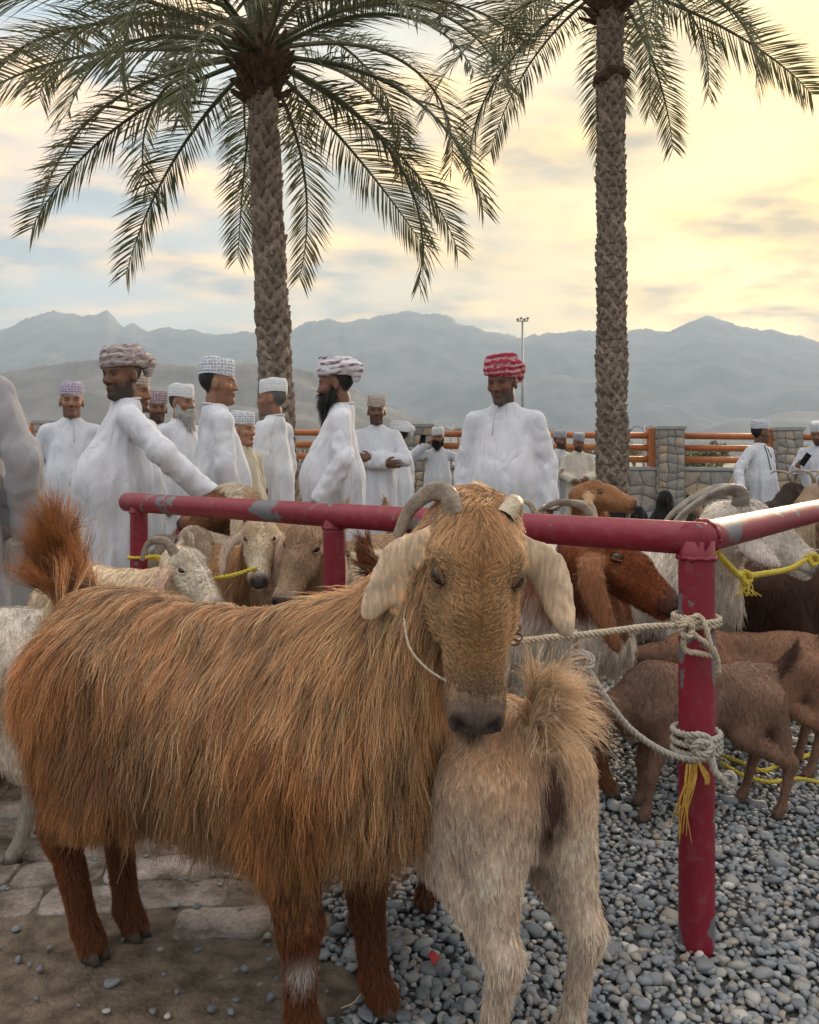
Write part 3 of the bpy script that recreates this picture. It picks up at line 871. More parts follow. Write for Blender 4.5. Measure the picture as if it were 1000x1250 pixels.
def stone_face(parent, origin, ux, w, hgt, seed, cell=0.16):
    """irregular flat stones bedded proud of the mortar on the camera-facing side"""
    r = np.random.default_rng(seed); ux = np.array(ux, float)
    nx, nz = max(1, int(round(w / cell))), max(1, int(round(hgt / (cell * 0.9))))
    gx = np.linspace(0, w, nx + 1)[:, None] + np.zeros((1, nz + 1)); gzz = np.linspace(0, hgt, nz + 1)[None] + np.zeros((nx + 1, 1))
    gx[1:-1] += r.uniform(-.28, .28, gx[1:-1].shape) * w / nx; gzz[:, 1:-1] += r.uniform(-.28, .28, gzz[:, 1:-1].shape) * hgt / nz
    out = np.array([ux[1], -ux[0], 0])
    for i in range(nx):
        for j in range(nz):
            c = np.array([(gx[i, j], gzz[i, j]), (gx[i + 1, j], gzz[i + 1, j]), (gx[i + 1, j + 1], gzz[i + 1, j + 1]), (gx[i, j + 1], gzz[i, j + 1])])
            m = c.mean(0); n = 8; a = np.linspace(0, 2 * np.pi, n, endpoint=False)
            cor = []
            for k in range(4): cor += [c[k] * 0.86 + c[(k + 1) % 4] * 0.14, c[k] * 0.14 + c[(k + 1) % 4] * 0.86]
            cor = np.array(cor); s = min(w / nx, hgt / nz)
            ring = lambda q, dpt: origin + (m[0] + (cor[:, :1] - m[0]) * q) * ux + (m[1] + (cor[:, 1:] - m[1]) * q) * np.array([0, 0, 1.0]) + out * dpt
            e = 0.93 + r.uniform(-.03, .03); pr = r.uniform(0.010, 0.020)
            V = np.concatenate([ring(e, -0.02), ring(e * .985, pr * .75), ring(e * .92, pr), [origin + m[0] * ux + np.array([0, 0, m[1]]) + out * pr * 1.05]])
            F = [(q * 8 + k, q * 8 + (k + 1) % 8, (q + 1) * 8 + (k + 1) % 8, (q + 1) * 8 + k) for q in (0, 1) for k in range(8)] + [(24, 16 + k, 16 + (k + 1) % 8) for k in range(8)]
            obj('stone', mesh_from('stone', V, F), WSTONE, parent)
def stone_wall():
    YW = 13.2; x0, x1 = -13.0, 13.0
    zt = lambda x: P(500 + x / YW * 1000, 571 + 0.009 * x / YW * 1000, YW)[2]
    root = empty('stone_wall', (0, 0, 0)); tag(root, 'low rubble stone wall with square pillars carrying the orange railing', 'wall')
    zg = gz(YW) - 0.05
    pillars = [-6.1, -2.62, 0.62, 4.20, 6.02]
    pillars = [(p - 500) / 1000 * YW for p in (60, 262, 512, 818, 962)]
    # core and coping
    n = 40; xs = np.linspace(x0, x1, n)
    V = []
    for x in xs: V += [(x, YW, zg), (x, YW, zt(x)), (x, YW + 0.3, zt(x)), (x, YW + 0.3, zg)]
    F = [(i * 4 + k, i * 4 + k + 1, i * 4 + 4 + k + 1, i * 4 + 4 + k) for i in range(n - 1) for k in range(3)]
    core = obj('wall_core', mesh_from('wall_core', V, F, False), MORTAR, root)
    mb = MB()
    V = []
    for x in xs: V += [(x, YW - 0.03, zt(x)), (x, YW - 0.03, zt(x) + 0.05), (x, YW + 0.33, zt(x) + 0.05), (x, YW + 0.33, zt(x))]
    obj('coping', mesh_from('coping', V, [(i * 4 + k, i * 4 + (k + 1) % 4, i * 4 + 4 + (k + 1) % 4, i * 4 + 4 + k) for i in range(n - 1) for k in range(4)], False), mottled('coping_render', (0.30, 0.30, 0.29), (0.38, 0.375, 0.36), 8, .9, .3), root)
    edges = [x0] + pillars + [x1]
    for i in range(len(edges) - 1):
        a, b_ = edges[i] + (0.22 if i else 0), edges[i + 1] - (0.22 if i + 1 < len(edges) - 1 else 0)
        u0, u1 = 500 + a / YW * 1000, 500 + b_ / YW * 1000
        if u1 < -5 or u0 > 1005: continue
        a = max(a, -7.0); b_ = min(b_, 7.0)
        if b_ - a < 0.3: continue
        lo_z = 0.30 if (a + b_) / 2 > 2.0 else 0.42                       # what shows over the animals
        stone_face(core, np.array([a, YW, zg + lo_z]), (1, 0, 0), b_ - a, zt((a + b_) / 2) - zg - lo_z - 0.015, 60 + i, 0.24)
    for k, x in enumerate(pillars):
        tp = 0.66
        p = obj('pillar', None, None, root) if False else MB()
        p.box((x, YW + 0.13, zg + (zt(x) + tp - zg) / 2), (0.42, 0.42, zt(x) + tp - zg))
        po = p.build('pillar', MORTAR, root, False)
        m2 = MB(); m2.box((x, YW + 0.13, zt(x) + tp + 0.02), (0.47, 0.47, 0.05)); m2.build('cap_slab', MATS['coping_render'], po, False)
        stone_face(po, np.array([x - 0.20, YW - 0.08, zg + 0.35]), (1, 0, 0), 0.40, zt(x) + tp - zg - 0.36, 80 + k, 0.155)
        stone_face(po, np.array([x - 0.21, YW + 0.33, zg + 0.35]), (0, -1, 0), 0.40, zt(x) + tp - zg - 0.36, 90 + k, 0.17)
    rail = empty('pipe_railing', (0, 0, 0)); tag(rail, 'orange painted three-bar pipe railing along the top of the stone wall', 'railing')
    Rz = [0.17, 0.36, 0.555]
    for i in range(len(edges) - 1):
        a, b_ = edges[i] + (0.21 if i else 0), edges[i + 1] - (0.21 if i + 1 < len(edges) - 1 else 0)
        for z in Rz:
            m2 = MB(); m2.tube([(x, YW + 0.12, zt(x) + z) for x in (a, (a + b_) / 2, b_)], 0.052, 12); m2.build('rail', RUST, rail)
        if i + 1 < len(edges) - 1:
            m2 = MB(); m2.box((b_ - 0.06, YW + 0.12, zt(b_) + 0.365), (0.115, 0.15, 0.62)); m2.build('bracket_plate', RUST, rail, False)
stone_wall()

# ------------------------------------------------------------------ the red hitching rail
def red_mat():
    def b(nt, s):
        co = nt.nodes.new('ShaderNodeNewGeometry').outputs['Position']
        n = noise_node(nt, 7.5, 6, co, 0.5); chip = ramp_node(nt, n.outputs[0], [(0.610, (0, 0, 0)), (0.620, (1, 1, 1))])
        n2 = noise_node(nt, 3, 5, co); red = ramp_node(nt, n2.outputs[0], [(0.3, (0.17, 0.005, 0.017)), (0.7, (0.24, 0.009, 0.030))])
        d = noise_node(nt, 30, 6, co); dm = ramp_node(nt, d.outputs[0], [(0.52, (0, 0, 0)), (0.8, (0.5, 0.5, 0.5))])
        mx0 = nt.nodes.new('ShaderNodeMix'); mx0.data_type = 'RGBA'; lk(nt, dm.outputs[0], mx0.inputs[0]); lk(nt, red.outputs[0], mx0.inputs[6]); mx0.inputs[7].default_value = (0.24, 0.11, 0.10, 1)
        mx = nt.nodes.new('ShaderNodeMix'); mx.data_type = 'RGBA'; lk(nt, chip.outputs[0], mx.inputs[0]); lk(nt, mx0.outputs[2], mx.inputs[6]); mx.inputs[7].default_value = (0.13, 0.13, 0.14, 1)
        lk(nt, mx.outputs[2], s.inputs['Base Color'])
        mr = nt.nodes.new('ShaderNodeMapRange'); lk(nt, d.outputs[0], mr.inputs[0]); mr.inputs[3].default_value = 0.38; mr.inputs[4].default_value = 0.6; lk(nt, mr.outputs[0], s.inputs['Roughness'])
        sb = nt.nodes.new('ShaderNodeMath'); sb.operation = 'MULTIPLY_ADD'; lk(nt, chip.outputs[0], sb.inputs[0]); sb.inputs[1].default_value = -0.5; lk(nt, d.outputs[0], sb.inputs[2])
        bump(nt, s, sb.outputs[0], 0.35, 0.003)
    return node_mat('chipped_red_paint', b)
RED = red_mat()
A_ = np.array([0.680, 1.94]); B_ = np.array([-1.19, 3.50]); C_ = A_ + (np.array([1.48, 2.96]) - A_) * 2.2
ZR, RR = 0.957, 0.040
def pipe_rail():
    root = empty('hitching_rail', (A_[0], A_[1], 0)); tag(root, 'dark red steel pipe rail with chipped paint forming the pen corner', 'rail')
    o3 = np.array([A_[0], A_[1], 0])
    def pipe(nm, p, q, r, n=24, mat=RED, seg=24):
        p, q = np.array(p, float) - o3, np.array(q, float) - o3
        mb = MB(); mb.tube([p + (q - p) * t for t in np.linspace(0, 1, seg)], r, n); return mb.build(nm, mat, root)
    e1 = unit(np.append(B_ - A_, 0)); e2 = unit(np.append(C_ - A_, 0))
    a3 = np.array([*A_, ZR])
    pipe('top_rail', a3 - e1 * 0.02, [*(B_ + e1[:2] * 0.03), ZR], RR)
    pipe('top_rail', a3 + e2 * 0.02 - e2 * 0.05, [*C_, ZR], RR - 0.0015)
    pipe('post', [A_[0], A_[1], -0.15], [A_[0], A_[1], ZR - 0.004], RR + 0.0015)
    def bump_ring(c, d, r, w, n=40):
        a = np.linspace(0, 2 * np.pi, n); d = unit(d); x = unit(np.cross(d, [0, 0, 1.0] if abs(d[2]) < .9 else [1, 0, 0])); y = np.cross(d, x)
        ps = [np.array(c) - o3 + (x * np.cos(q) + y * np.sin(q)) * r + d * 0.002 * np.sin(q * 9) for q in a]
        mb = MB(); mb.tube(ps, [w * (1 + .3 * np.sin(q * 13)) for q in a], 6); mb.build('weld_bead', RED, root)
    bump_ring([A_[0], A_[1], ZR - RR - 0.004], (0, 0, 1), RR + 0.002, 0.006)
    bump_ring(a3 + e2 * 0.042, e2, RR, 0.006)
    for t, w in ((0.497, RR * 0.93), (0.975, RR * 0.9)):
        p = A_ + (B_ - A_) * t; pipe('post', [p[0], p[1], -0.15], [p[0], p[1], ZR - 0.01], w)
        bump_ring([p[0], p[1], ZR - RR], (0, 0, 1), w, 0.005)
    for t in (0.55, 1.0):
        p = A_ + (C_ - A_) * t; pipe('post', [p[0], p[1], -0.15], [p[0], p[1], ZR - 0.01], RR * 0.93)
pipe_rail()
# a second, leaning post of the next pen
p2 = P(226, 640, 3.95)
mb = MB(); mb.tube([(0.02, 0, -0.15), (0.02, 0, 0.4), (0.0, 0, 0.80), (-0.004, 0, 0.84)], [0.042, 0.042, 0.042, 0.02], 20); mb.tube([(0.0, 0, 0.79), (-0.02, -0.05, 0.78)], 0.012, 8)
tag(mb.build('post', RED, None, loc=(p2[0] + 0.0, p2[1], 0)), 'short dark red post with a rope behind the rail, by the turbaned man', 'post')
# ------------------------------------------------------------------ goats
BODY, NECK, LEG, SHIN, HEAD, EAR, TAIL, MUZZLE, CHIN = range(9)

def horn_mesh(pts, r0, r1, rings=26, flat=0.72):
    C = catmull(pts, 14)
    t = np.linspace(0, 1, len(C))
    r = r0 + (r1 - r0) * t ** 0.9
    r = r * (1 + 0.07 * np.sin(t * rings * 2 * np.pi) * (1 - t)) * (1 + 0.03 * np.sin(t * 17))
    T, N, B = frames(C)
    n = 14; a = np.linspace(0, 2 * np.pi, n, endpoint=False)
    sec = np.stack([np.cos(a) * flat + 0.12 * np.cos(2 * a), np.sin(a)], -1)
    V = (C[:, None] + r[:, None, None] * (sec[None, :, :1] * N[:, None] + sec[None, :, 1:] * B[:, None])).reshape(-1, 3)
    m = len(C)
    F = [(i * n + j, i * n + (j + 1) % n, (i + 1) * n + (j + 1) % n, (i + 1) * n + j) for i in range(m - 1) for j in range(n)]
    V = np.concatenate([V, C[-1:]]); F += [(m * n, (m - 1) * n + j, (m - 1) * n + (j + 1) % n) for j in range(n)]
    return mesh_from('horn', V, F)

def eye_mesh(r, f, s, u):
    """eyeball looking along s, with the goat's level slit pupil"""
    nu, nv = 24, 16
    th = np.linspace(0, np.pi, nv); ph = np.linspace(0, 2 * np.pi, nu, endpoint=False)
    V = np.array([[np.cos(a), np.sin(a) * np.cos(b), np.sin(a) * np.sin(b)] for a in th for b in ph])
    F = [(i * nu + j, i * nu + (j + 1) % nu, (i + 1) * nu + (j + 1) % nu, (i + 1) * nu + j) for i in range(nv - 1) for j in range(nu)]
    ang = np.arccos(np.clip(V[:, 0], -1, 1))
    col = np.tile(np.array([0.03, 0.02, 0.015]), (len(V), 1))
    col[ang < 0.75] = (0.075, 0.036, 0.012)
    slit = (ang < 0.62) & (np.abs(V[:, 2]) < 0.22)
    col[slit] = (0.004, 0.004, 0.004)
    W = V[:, :1] * s + V[:, 1:2] * f + V[:, 2:] * u
    return mesh_from('eye', W * r, F, True, col)

HOOF = None
def hoof_mesh():
    global HOOF
    if HOOF: return HOOF
    mb = MB()
    for sy in (-1, 1):
        n = 8; a = np.linspace(0, 2 * np.pi, n, endpoint=False)
        bot = np.stack([0.028 * np.cos(a) * (1 + 0.25 * (np.cos(a) > 0)) + 0.008, 0.0115 * np.sin(a) + sy * 0.0135, np.zeros(n)], -1)
        top = np.stack([0.020 * np.cos(a), 0.010 * np.sin(a) + sy * 0.0125, np.full(n, 0.036)], -1)
        F = [(i, (i + 1) % n, n + (i + 1) % n, n + i) for i in range(n)] + [tuple(range(n))[::-1], tuple(range(n, 2 * n))]
        mb.add(np.concatenate([bot, top]), F)
    HOOF = mb.mesh('hoof')
    return HOOF

def goat(label, group, loc, yaw, sc=1.0, head=None, pal=None, h=0.0115, length=1.0, legs=None, tail=None, ears=None, horns=None,
         coat=None, name='goat', z0=0.0, belly=1.0, neck_r=1.0, head_sc=1.0, skin_rough=0.75, patch=None, goatee=0.0, head_w=1.0, flow=0.62, leg_r=1.0, rump=0.0):
    """head: (poll point, muzzle direction, dorsal direction) in world space, or in local space when head[3] is 'local'"""
    root = empty(name, (loc[0], loc[1], z0), yaw, sc)
    tag(root, label, 'goat', group)
    M = Matrix.Translation((loc[0], loc[1], z0)) @ Matrix.Rotation(yaw, 4, 'Z') @ Matrix.Scale(sc, 4)
    Mi = M.inverted(); Ri = M.to_3x3().inverted()
    def tol(p): return np.array(Mi @ Vector(p))
    def dirl(d): return np.array((Ri @ Vector(d)).normalized())
    if len(head) == 4: poll, f, u = (np.array(x, float) for x in head[:3])
    else: poll, f, u = tol(head[0]), dirl(head[1]), dirl(head[2])
    f = unit(f); u = unit(u - f * (u @ f)); s = np.cross(u, f)          # s: the animal's left
    hs = head_sc
    Rh = np.stack([f, s, u], 1)
    def wat(a): return 1.0 + (head_w - 1.0) * np.clip((0.20 - a) / 0.11, 0, 1)        # broad brow, normal muzzle
    def hp(a, b, c): return poll + (f * a + s * b * wat(a) + u * c) * hs
    hwv = np.array([1.0, head_w, 1.0]); one = np.ones(3)
    # bounds
    ext = [np.array([-0.62 * length, -0.27, -0.01]), np.array([0.62 * length, 0.27, 0.98])]
    for q in [hp(a, b, c) for a in (-0.08, 0.36) for b in (-0.24, 0.24) for c in (-0.14, 0.12)]:
        ext[0] = np.minimum(ext[0], q); ext[1] = np.maximum(ext[1], q)
    ear_pts = []
    E = ears or {}
    for sd in (1, -1):
        e = E.get(sd, E.get('both', {}))
        rt = hp(0.012, sd * 0.052, -0.004)
        if 'tip' in e:
            tip = tol(e['tip']) if not e.get('local') else np.array(e['tip'], float)
            mid = tol(e['mid']) if not e.get('local') else np.array(e['mid'], float)
            nrm = dirl(e['n'])
        else:
            down = np.array([0, 0, -1.0]); out = s * sd
            ln = e.get('len', 0.19) * hs
            mid = rt + out * e.get('out', 0.05) * hs + down * ln * 0.42 - f * e.get('back', 0.0) * hs * .5
            tip = rt + out * e.get('out', 0.05) * 1.15 * hs + down * ln + f * e.get('fwd', 0.01) * hs
            nrm = unit(out + u * e.get('face', 0.5))
        ear_pts.append((sd, rt, mid, tip, nrm, e.get('w', 0.036) * hs))
        ext[0] = np.minimum(ext[0], tip - 0.05); ext[1] = np.maximum(ext[1], tip + 0.05)
    tl = tail or dict(dir=(-0.5, 0, 0.85), len=0.16, r=0.03)
    tb = np.array([-0.44 * length, 0, 0.725]); tt = tb + unit(tl['dir']) * tl['len']; tt[0] += tl.get('curl', 0.03)
    ext[0] = np.minimum(ext[0], tt - 0.06); ext[1] = np.maximum(ext[1], tt + 0.06)
    fd = Field.uniform(ext[0] - 0.03, ext[1] + 0.03, h)
    Lx = length
    # trunk
    fd.ell((0.0 * Lx, 0, 0.545), (0.33 * Lx, 0.155 * belly, 0.185 * belly), None, 0.05, BODY)
    fd.ell((0.21 * Lx, 0, 0.575), (0.19 * Lx, 0.13, 0.205), None, 0.07, BODY)
    fd.ell((-0.26 * Lx, 0, 0.605), (0.20 * Lx, 0.135, 0.165), None, 0.07, BODY)
    fd.cone((0.24 * Lx, 0, 0.735), (-0.05 * Lx, 0, 0.70), 0.055, 0.055, 0.06, BODY)
    fd.cone((-0.05 * Lx, 0, 0.70), (-0.38 * Lx, 0, 0.715), 0.055, 0.06, 0.06, BODY)
    fd.ell((0.37 * Lx, 0, 0.51), (0.075, 0.08, 0.10), None, 0.06, BODY)                      # brisket
    if rump: fd.ell((-0.36 * Lx, 0, 0.645), (0.12, 0.115, 0.12), None, 0.06, BODY)
    # neck
    nb = np.array([0.29 * Lx, 0, 0.635]); nt_ = hp(-0.015, 0, -0.035)
    mid = nb * 0.45 + nt_ * 0.55 + np.array([0.02, 0, 0.0])
    fd.cone(nb, mid, 0.125 * neck_r, 0.088 * neck_r, 0.07, NECK)
    fd.cone(mid, nt_, 0.088 * neck_r, 0.066 * neck_r * hs, 0.03, NECK)
    fd.cone(hp(0.05, 0, -0.045), mid * .7 + nt_ * .3, 0.04 * hs, 0.06 * neck_r, 0.04, NECK)
    # legs: (side, front) -> foot offset x, y
    lg = legs or {}
    feet = []
    for fr in (1, 0):
        for sd in (1, -1):
            ox, oy, oz = lg.get((fr, sd), (0, 0, 0))
            if fr:
                sh = np.array([0.24 * Lx, sd * 0.10, 0.54]); el = np.array([0.205 * Lx, sd * 0.108, 0.42])
                ft = np.array([0.25 * Lx + ox, sd * 0.10 + oy, 0.06 + oz]); kn = np.array([0.245 * Lx + ox * 0.55 + (0.05 if oz else 0), sd * 0.102 + oy * 0.5, 0.235 + oz * 0.6])
                fd.cone(sh, el, 0.082, 0.062 * leg_r, 0.05, LEG); fd.cone(el, kn, 0.058 * leg_r, 0.036 * leg_r, 0.03, LEG)
                fd.cone(kn + (0.004, 0, 0), kn + (0.0, 0, -0.03), 0.037 * leg_r, 0.032 * leg_r, 0.02, SHIN)
                fd.cone(kn, ft, 0.033 * leg_r, 0.0235 * leg_r, 0.015, SHIN)
                fd.cone(ft, ft + (0.022, 0, -0.032), 0.0265, 0.027, 0.012, SHIN)
            else:
                hip = np.array([-0.30 * Lx, sd * 0.085, 0.59]); st = np.array([-0.215 * Lx, sd * 0.12, 0.43])
                ft = np.array([-0.37 * Lx + ox, sd * 0.105 + oy, 0.06 + oz]); hk = np.array([-0.425 * Lx + ox * 0.8, sd * 0.107 + oy * 0.7, 0.275 + oz])
                fd.cone(hip, st, 0.115 * leg_r ** .5, 0.078 * leg_r, 0.06, LEG); fd.cone(st, hk, 0.074 * leg_r, 0.036 * leg_r, 0.03, LEG)
                fd.cone(hip + (-0.06, 0, 0.02), hk + (0.012, 0, 0.05), 0.10 * leg_r, 0.034 * leg_r, 0.05, LEG)
                fd.cone(hk + (-0.012, 0, 0.01), hk + (0, 0, -0.03), 0.034 * leg_r, 0.031 * leg_r, 0.02, SHIN)
                fd.cone(hk, ft, 0.032 * leg_r, 0.0235 * leg_r, 0.015, SHIN)
                fd.cone(ft, ft + (0.022, 0, -0.032), 0.0265, 0.027, 0.012, SHIN)
            feet.append(ft)
    # tail
    tm = (tb + tt) / 2 + np.array([-tl.get('bow', 0.02), 0, 0])
    fd.cone(tb + (0.05, 0, -0.03), tm, 0.042, tl['r'], 0.03, TAIL); fd.cone(tm, tt, tl['r'], tl['r'] * 0.55, 0.015, TAIL)
    # head
    fd.ell(hp(0.028, 0, 0), np.array((0.068, 0.060, 0.060)) * hs * hwv, Rh, 0.03, HEAD)
    fd.cone(hp(0.045, 0, -0.006), hp(0.215, 0, -0.010), 0.056 * hs, 0.036 * hs, 0.03, HEAD)
    fd.cone(hp(0.045, 0, 0.034), hp(0.125, 0, 0.031), 0.034 * hs, 0.031 * hs, 0.03, HEAD)
    fd.cone(hp(0.125, 0, 0.031), hp(0.215, 0, 0.006), 0.031 * hs, 0.028 * hs, 0.02, HEAD)
    fd.cone(hp(0.06, 0, -0.052), hp(0.215, 0, -0.036), 0.033 * hs, 0.023 * hs, 0.03, HEAD)
    fd.ell(hp(0.236, 0, -0.006), np.array((0.040, 0.038, 0.035)) * hs, Rh, 0.02, MUZZLE)
    fd.ell(hp(0.240, 0, -0.038), np.array((0.030, 0.027, 0.018)) * hs, Rh, 0.012, CHIN)
    for sd in (1, -1):
        fd.ell(hp(0.047, sd * 0.042, 0.036), np.array((0.026, 0.020, 0.015)) * hs * hwv, Rh, 0.014, HEAD)       # brow
        fd.ell(hp(0.092, sd * 0.044, -0.022), np.array((0.055, 0.014, 0.020)) * hs * hwv, Rh, 0.02, HEAD)       # cheek
        fd.ell(hp(0.256, sd * 0.021, 0.006), np.array((0.022, 0.018, 0.020)) * hs, Rh, 0.012, MUZZLE)    # nostril wing
        fd.ell(hp(0.245, sd * 0.020, -0.022), np.array((0.026, 0.017, 0.014)) * hs, Rh, 0.008, MUZZLE)   # lip
        fd.ell(hp(0.068, sd * 0.060, 0.024), np.array((0.021, 0.016, 0.015)) * hs * hwv, Rh, 0.008, None, sub=True)
        fd.cone(hp(0.274, sd * 0.016, 0.006), hp(0.262, sd * 0.031, 0.020), 0.0095 * hs, 0.0070 * hs, 0.004, None, sub=True)
        fd.cone(hp(0.276, 0.0, -0.031), hp(0.225, sd * 0.036, -0.026), 0.004 * hs, 0.003 * hs, 0.006, None, sub=True)
    fd.cone(hp(0.281, 0, 0.004), hp(0.276, 0, -0.026), 0.003 * hs, 0.003 * hs, 0.004, None, sub=True)
    # ears: flat, hanging
    for sd, rt, mid, tip, nrm, w in ear_pts:
        C = catmull([rt - s * sd * 0.012 * hs, rt * 0.6 + mid * 0.4 + s * sd * 0.012 * hs, mid, tip], 4)
        wd = w * np.interp(np.linspace(0, 1, len(C)), [0, 0.2, 0.55, 0.85, 1.0], [0.5, 0.75, 1.0, 0.8, 0.42])
        for i in range(len(C) - 1):
            ax = unit(C[i + 1] - C[i]); nn = unit(nrm - ax * (nrm @ ax)); ww = np.cross(ax, nn)
            ln = np.linalg.norm(C[i + 1] - C[i])
            fd.ell((C[i] + C[i + 1]) / 2, (ln * 1.05, (wd[i] + wd[i + 1]) / 2, max(0.0095, h * 1.3)), np.stack([ax, ww, nn], 1), 0.010 if i else 0.02, EAR)
    V, Q = fd.mesh()
    V = relax(V, Q, 2, 0.5)
    ids = fd.ident(V)
    V = np.where((ids == EAR)[:, None], relax(V, Q, 9, 0.5), V)
    pal = pal or {}
    base = np.array(pal.get('body', (0.3, 0.15, 0.06)))
    lut = np.array([base, pal.get('neck', base), pal.get('leg', base), pal.get('shin', base * 0.6), pal.get('head', base), pal.get('ear', base),
                    pal.get('tail', base), pal.get('muzzle', base * 0.4), pal.get('chin', pal.get('head', base))])
    def colour(p, ids):
        # soft borders between the coat's areas
        j = p + rng.normal(0, 0.010, p.shape)
        k = fd.ident(j); k = np.where(k < 0, ids, k)
        c = lut[np.clip(k, 0, 8)].copy()
        q = (p - poll) @ Rh / hs; q[:, 1] /= wat(q[:, 0])
        c *= (1 + 0.22 * vnoise(p, 9, 3))[:, None]
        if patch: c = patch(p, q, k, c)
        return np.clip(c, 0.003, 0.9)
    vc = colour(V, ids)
    qv = (V - poll) @ Rh / hs; qv[:, 1] /= wat(qv[:, 0])
    nose = np.clip(1.7 * np.exp(-(((qv[:, 0] - 0.272) / 0.030) ** 2 + (qv[:, 1] / 0.042) ** 4 + ((qv[:, 2] - 0.004) / 0.036) ** 4)), 0, 1) * pal.get('nose', 0.85)
    vc = vc * (1 - nose[:, None]) + np.array(pal.get('nose_col', (0.05, 0.035, 0.035))) * nose[:, None]
    for sd in (1, -1):
        ns = np.exp(-(((qv[:, 0] - 0.268) / 0.011) ** 2 + ((np.abs(qv[:, 1]) - 0.023) / 0.0085) ** 2 + ((qv[:, 2] - 0.012) / 0.012) ** 2))
        vc = vc * (1 - 0.6 * ns[:, None]) + 0.006 * ns[:, None] * 0.6
    ml = np.exp(-((qv[:, 2] + 0.029 - 0.10 * (qv[:, 0] - 0.27)) / 0.0045) ** 2) * (qv[:, 0] > 0.215) * (np.abs(qv[:, 1]) < 0.045)
    vc = vc * (1 - 0.75 * ml[:, None])
    if coat and coat.get('under'): vc *= np.where(np.isin(ids, [EAR, MUZZLE]), 1.0, coat['under'])[:, None]  # skin below the coat darkened: shade deep in the fur put into colour
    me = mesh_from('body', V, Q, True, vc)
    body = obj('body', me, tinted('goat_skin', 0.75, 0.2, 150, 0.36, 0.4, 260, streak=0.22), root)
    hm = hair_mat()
    # eyes, horns, hooves
    for sd in (1, -1):
        e_out = unit(s * sd * 0.85 + u * 0.52); e_ax = f * 0.75 - s * sd * 0.5; e_ax = unit(e_ax - e_out * (e_ax @ e_out)); e_up = np.cross(e_out, e_ax); e_up = e_up if e_up @ (u - f * 0.6) > 0 else -e_up
        e_c = hp(0.068, sd * 0.0478, 0.0200)
        obj('eye', eye_mesh(0.0158 * hs, e_ax, e_out, e_up), tinted('goat_eye', 0.08, 0.6, 200, 0.1, 0), root, loc=e_c)
        # upper and lower lid
        for up, ww in ((1, 0.0040), (-1, 0.0030)):
            a = np.linspace(-1.25, 1.25, 9)
            pts = [e_c + (e_ax * 0.0185 * np.sin(q) + e_out * (0.0110 * np.cos(q) ** 2 + 0.0012) + e_up * up * ((0.0108 if up > 0 else 0.0118) * np.cos(q) + 0.0006)) * hs for q in a]
            V2, F2 = tube(pts, ww * hs, 6); 
            obj('eyelid', mesh_from('eyelid', V2, F2), plain('eyelid_' + name + str(len(bpy.data.objects)), tuple(np.array(pal.get('lid', pal.get('head', base))) * 0.7), 0.8), root)
    hn = horns or []
    for hh in hn:
        pts = [hp(*p) for p in hh['pts']]
        obj('horn', horn_mesh(pts, hh.get('r', 0.021) * hs, hh.get('r1', 0.008) * hs, hh.get('rings', 26)), horn_material(hh.get('mat', 'horn')), root)
    for ft in feet:
        obj('hoof', hoof_mesh(), mottled('hoof', (0.05, 0.04, 0.032), (0.13, 0.11, 0.09), 60, 0.6), root, loc=(ft[0] + 0.018, ft[1], ft[2] - 0.06))
    # coat
    if coat:
        L = coat['len']
        nk = unit(nb - nt_)
        axis_t = unit(tt - tb)
        def region(p, n, ids):
            m = len(p)
            d = np.zeros((m, 3)); ln = np.zeros(m); gv = np.zeros(m); lf = np.full(m, 0.25); de = np.ones(m)
            sg = np.sign(p[:, 1])[:, None] * np.array([0, 1.0, 0])
            ids = np.where(ids < 0, BODY, ids)
            def put(k, dd, l, g, lift, dens):
                q = ids == k
                d[q] = dd[q] if np.ndim(dd) == 2 else dd
                ln[q] = (l[q] if np.ndim(l) else l); gv[q] = g; lf[q] = lift; de[q] = (dens[q] if np.ndim(dens) else dens)
            topness = np.clip(n[:, 2], 0, 1)
            put(BODY, unit(np.array([-flow, 0, -0.78]) + sg * (0.2 + 0.5 * topness[:, None])), L['body'] * (1 - 0.45 * topness), coat.get('grav', 1.1), coat.get('lift', 0.22), 1.0)
            put(NECK, unit(nk + np.array([-0.15, 0, -0.45]) + sg * 0.15), L['neck'] * np.clip((np.linalg.norm(p - poll, axis=1) / hs - 0.05) / 0.15, 0.12, 1), coat.get('grav', 1.0), coat.get('lift', 0.2), 1.0)
            lz = np.clip((p[:, 2] - 0.27) / 0.2, 0, 1)
            put(LEG, unit(np.array([-0.2, 0, -1.0])) * np.ones((m, 1)), L['leg'] * lz + L['shin'] * (1 - lz), 0.8, 0.2, 1.0)
            put(SHIN, np.array([-0.1, 0, -1.0]) * np.ones((m, 1)), L['shin'], 0.3, 0.25, 0.9)
            q = (p - poll) @ Rh / hs; q[:, 1] /= wat(q[:, 0])
            hd = unit(-f * 0.7 + np.sign(q[:, 1:2]) * s * 0.45 + u * 0.1)
            tuft = np.exp(-((q[:, 0] - 0.0) / 0.05) ** 2 - (q[:, 1] / 0.055) ** 2) * (q[:, 2] > 0.01)
            put(HEAD, hd, L['head'] * (1 - 0.55 * np.clip(q[:, 0] / 0.22, 0, 1)) + L.get('tuft', 0) * tuft, 0.25, 0.28, coat.get('dhead', 1.0))
            # a parting on the forehead: the fringe falls forward over the brow
            q2 = (ids == HEAD) & (tuft > 0.25)
            d[q2] = unit(f * 1.0 + np.sign(q[q2, 1:2]) * s * 0.45 + rng.normal(0, .3, (q2.sum(), 3))); gv[q2] = 0.7; lf[q2] = 0.45
            eye = np.minimum(*[np.linalg.norm(q - np.array([0.068, sd * 0.058, 0.024]), axis=1) for sd in (1, -1)])
            de[(ids == HEAD) & (eye < 0.0225)] = 0.0
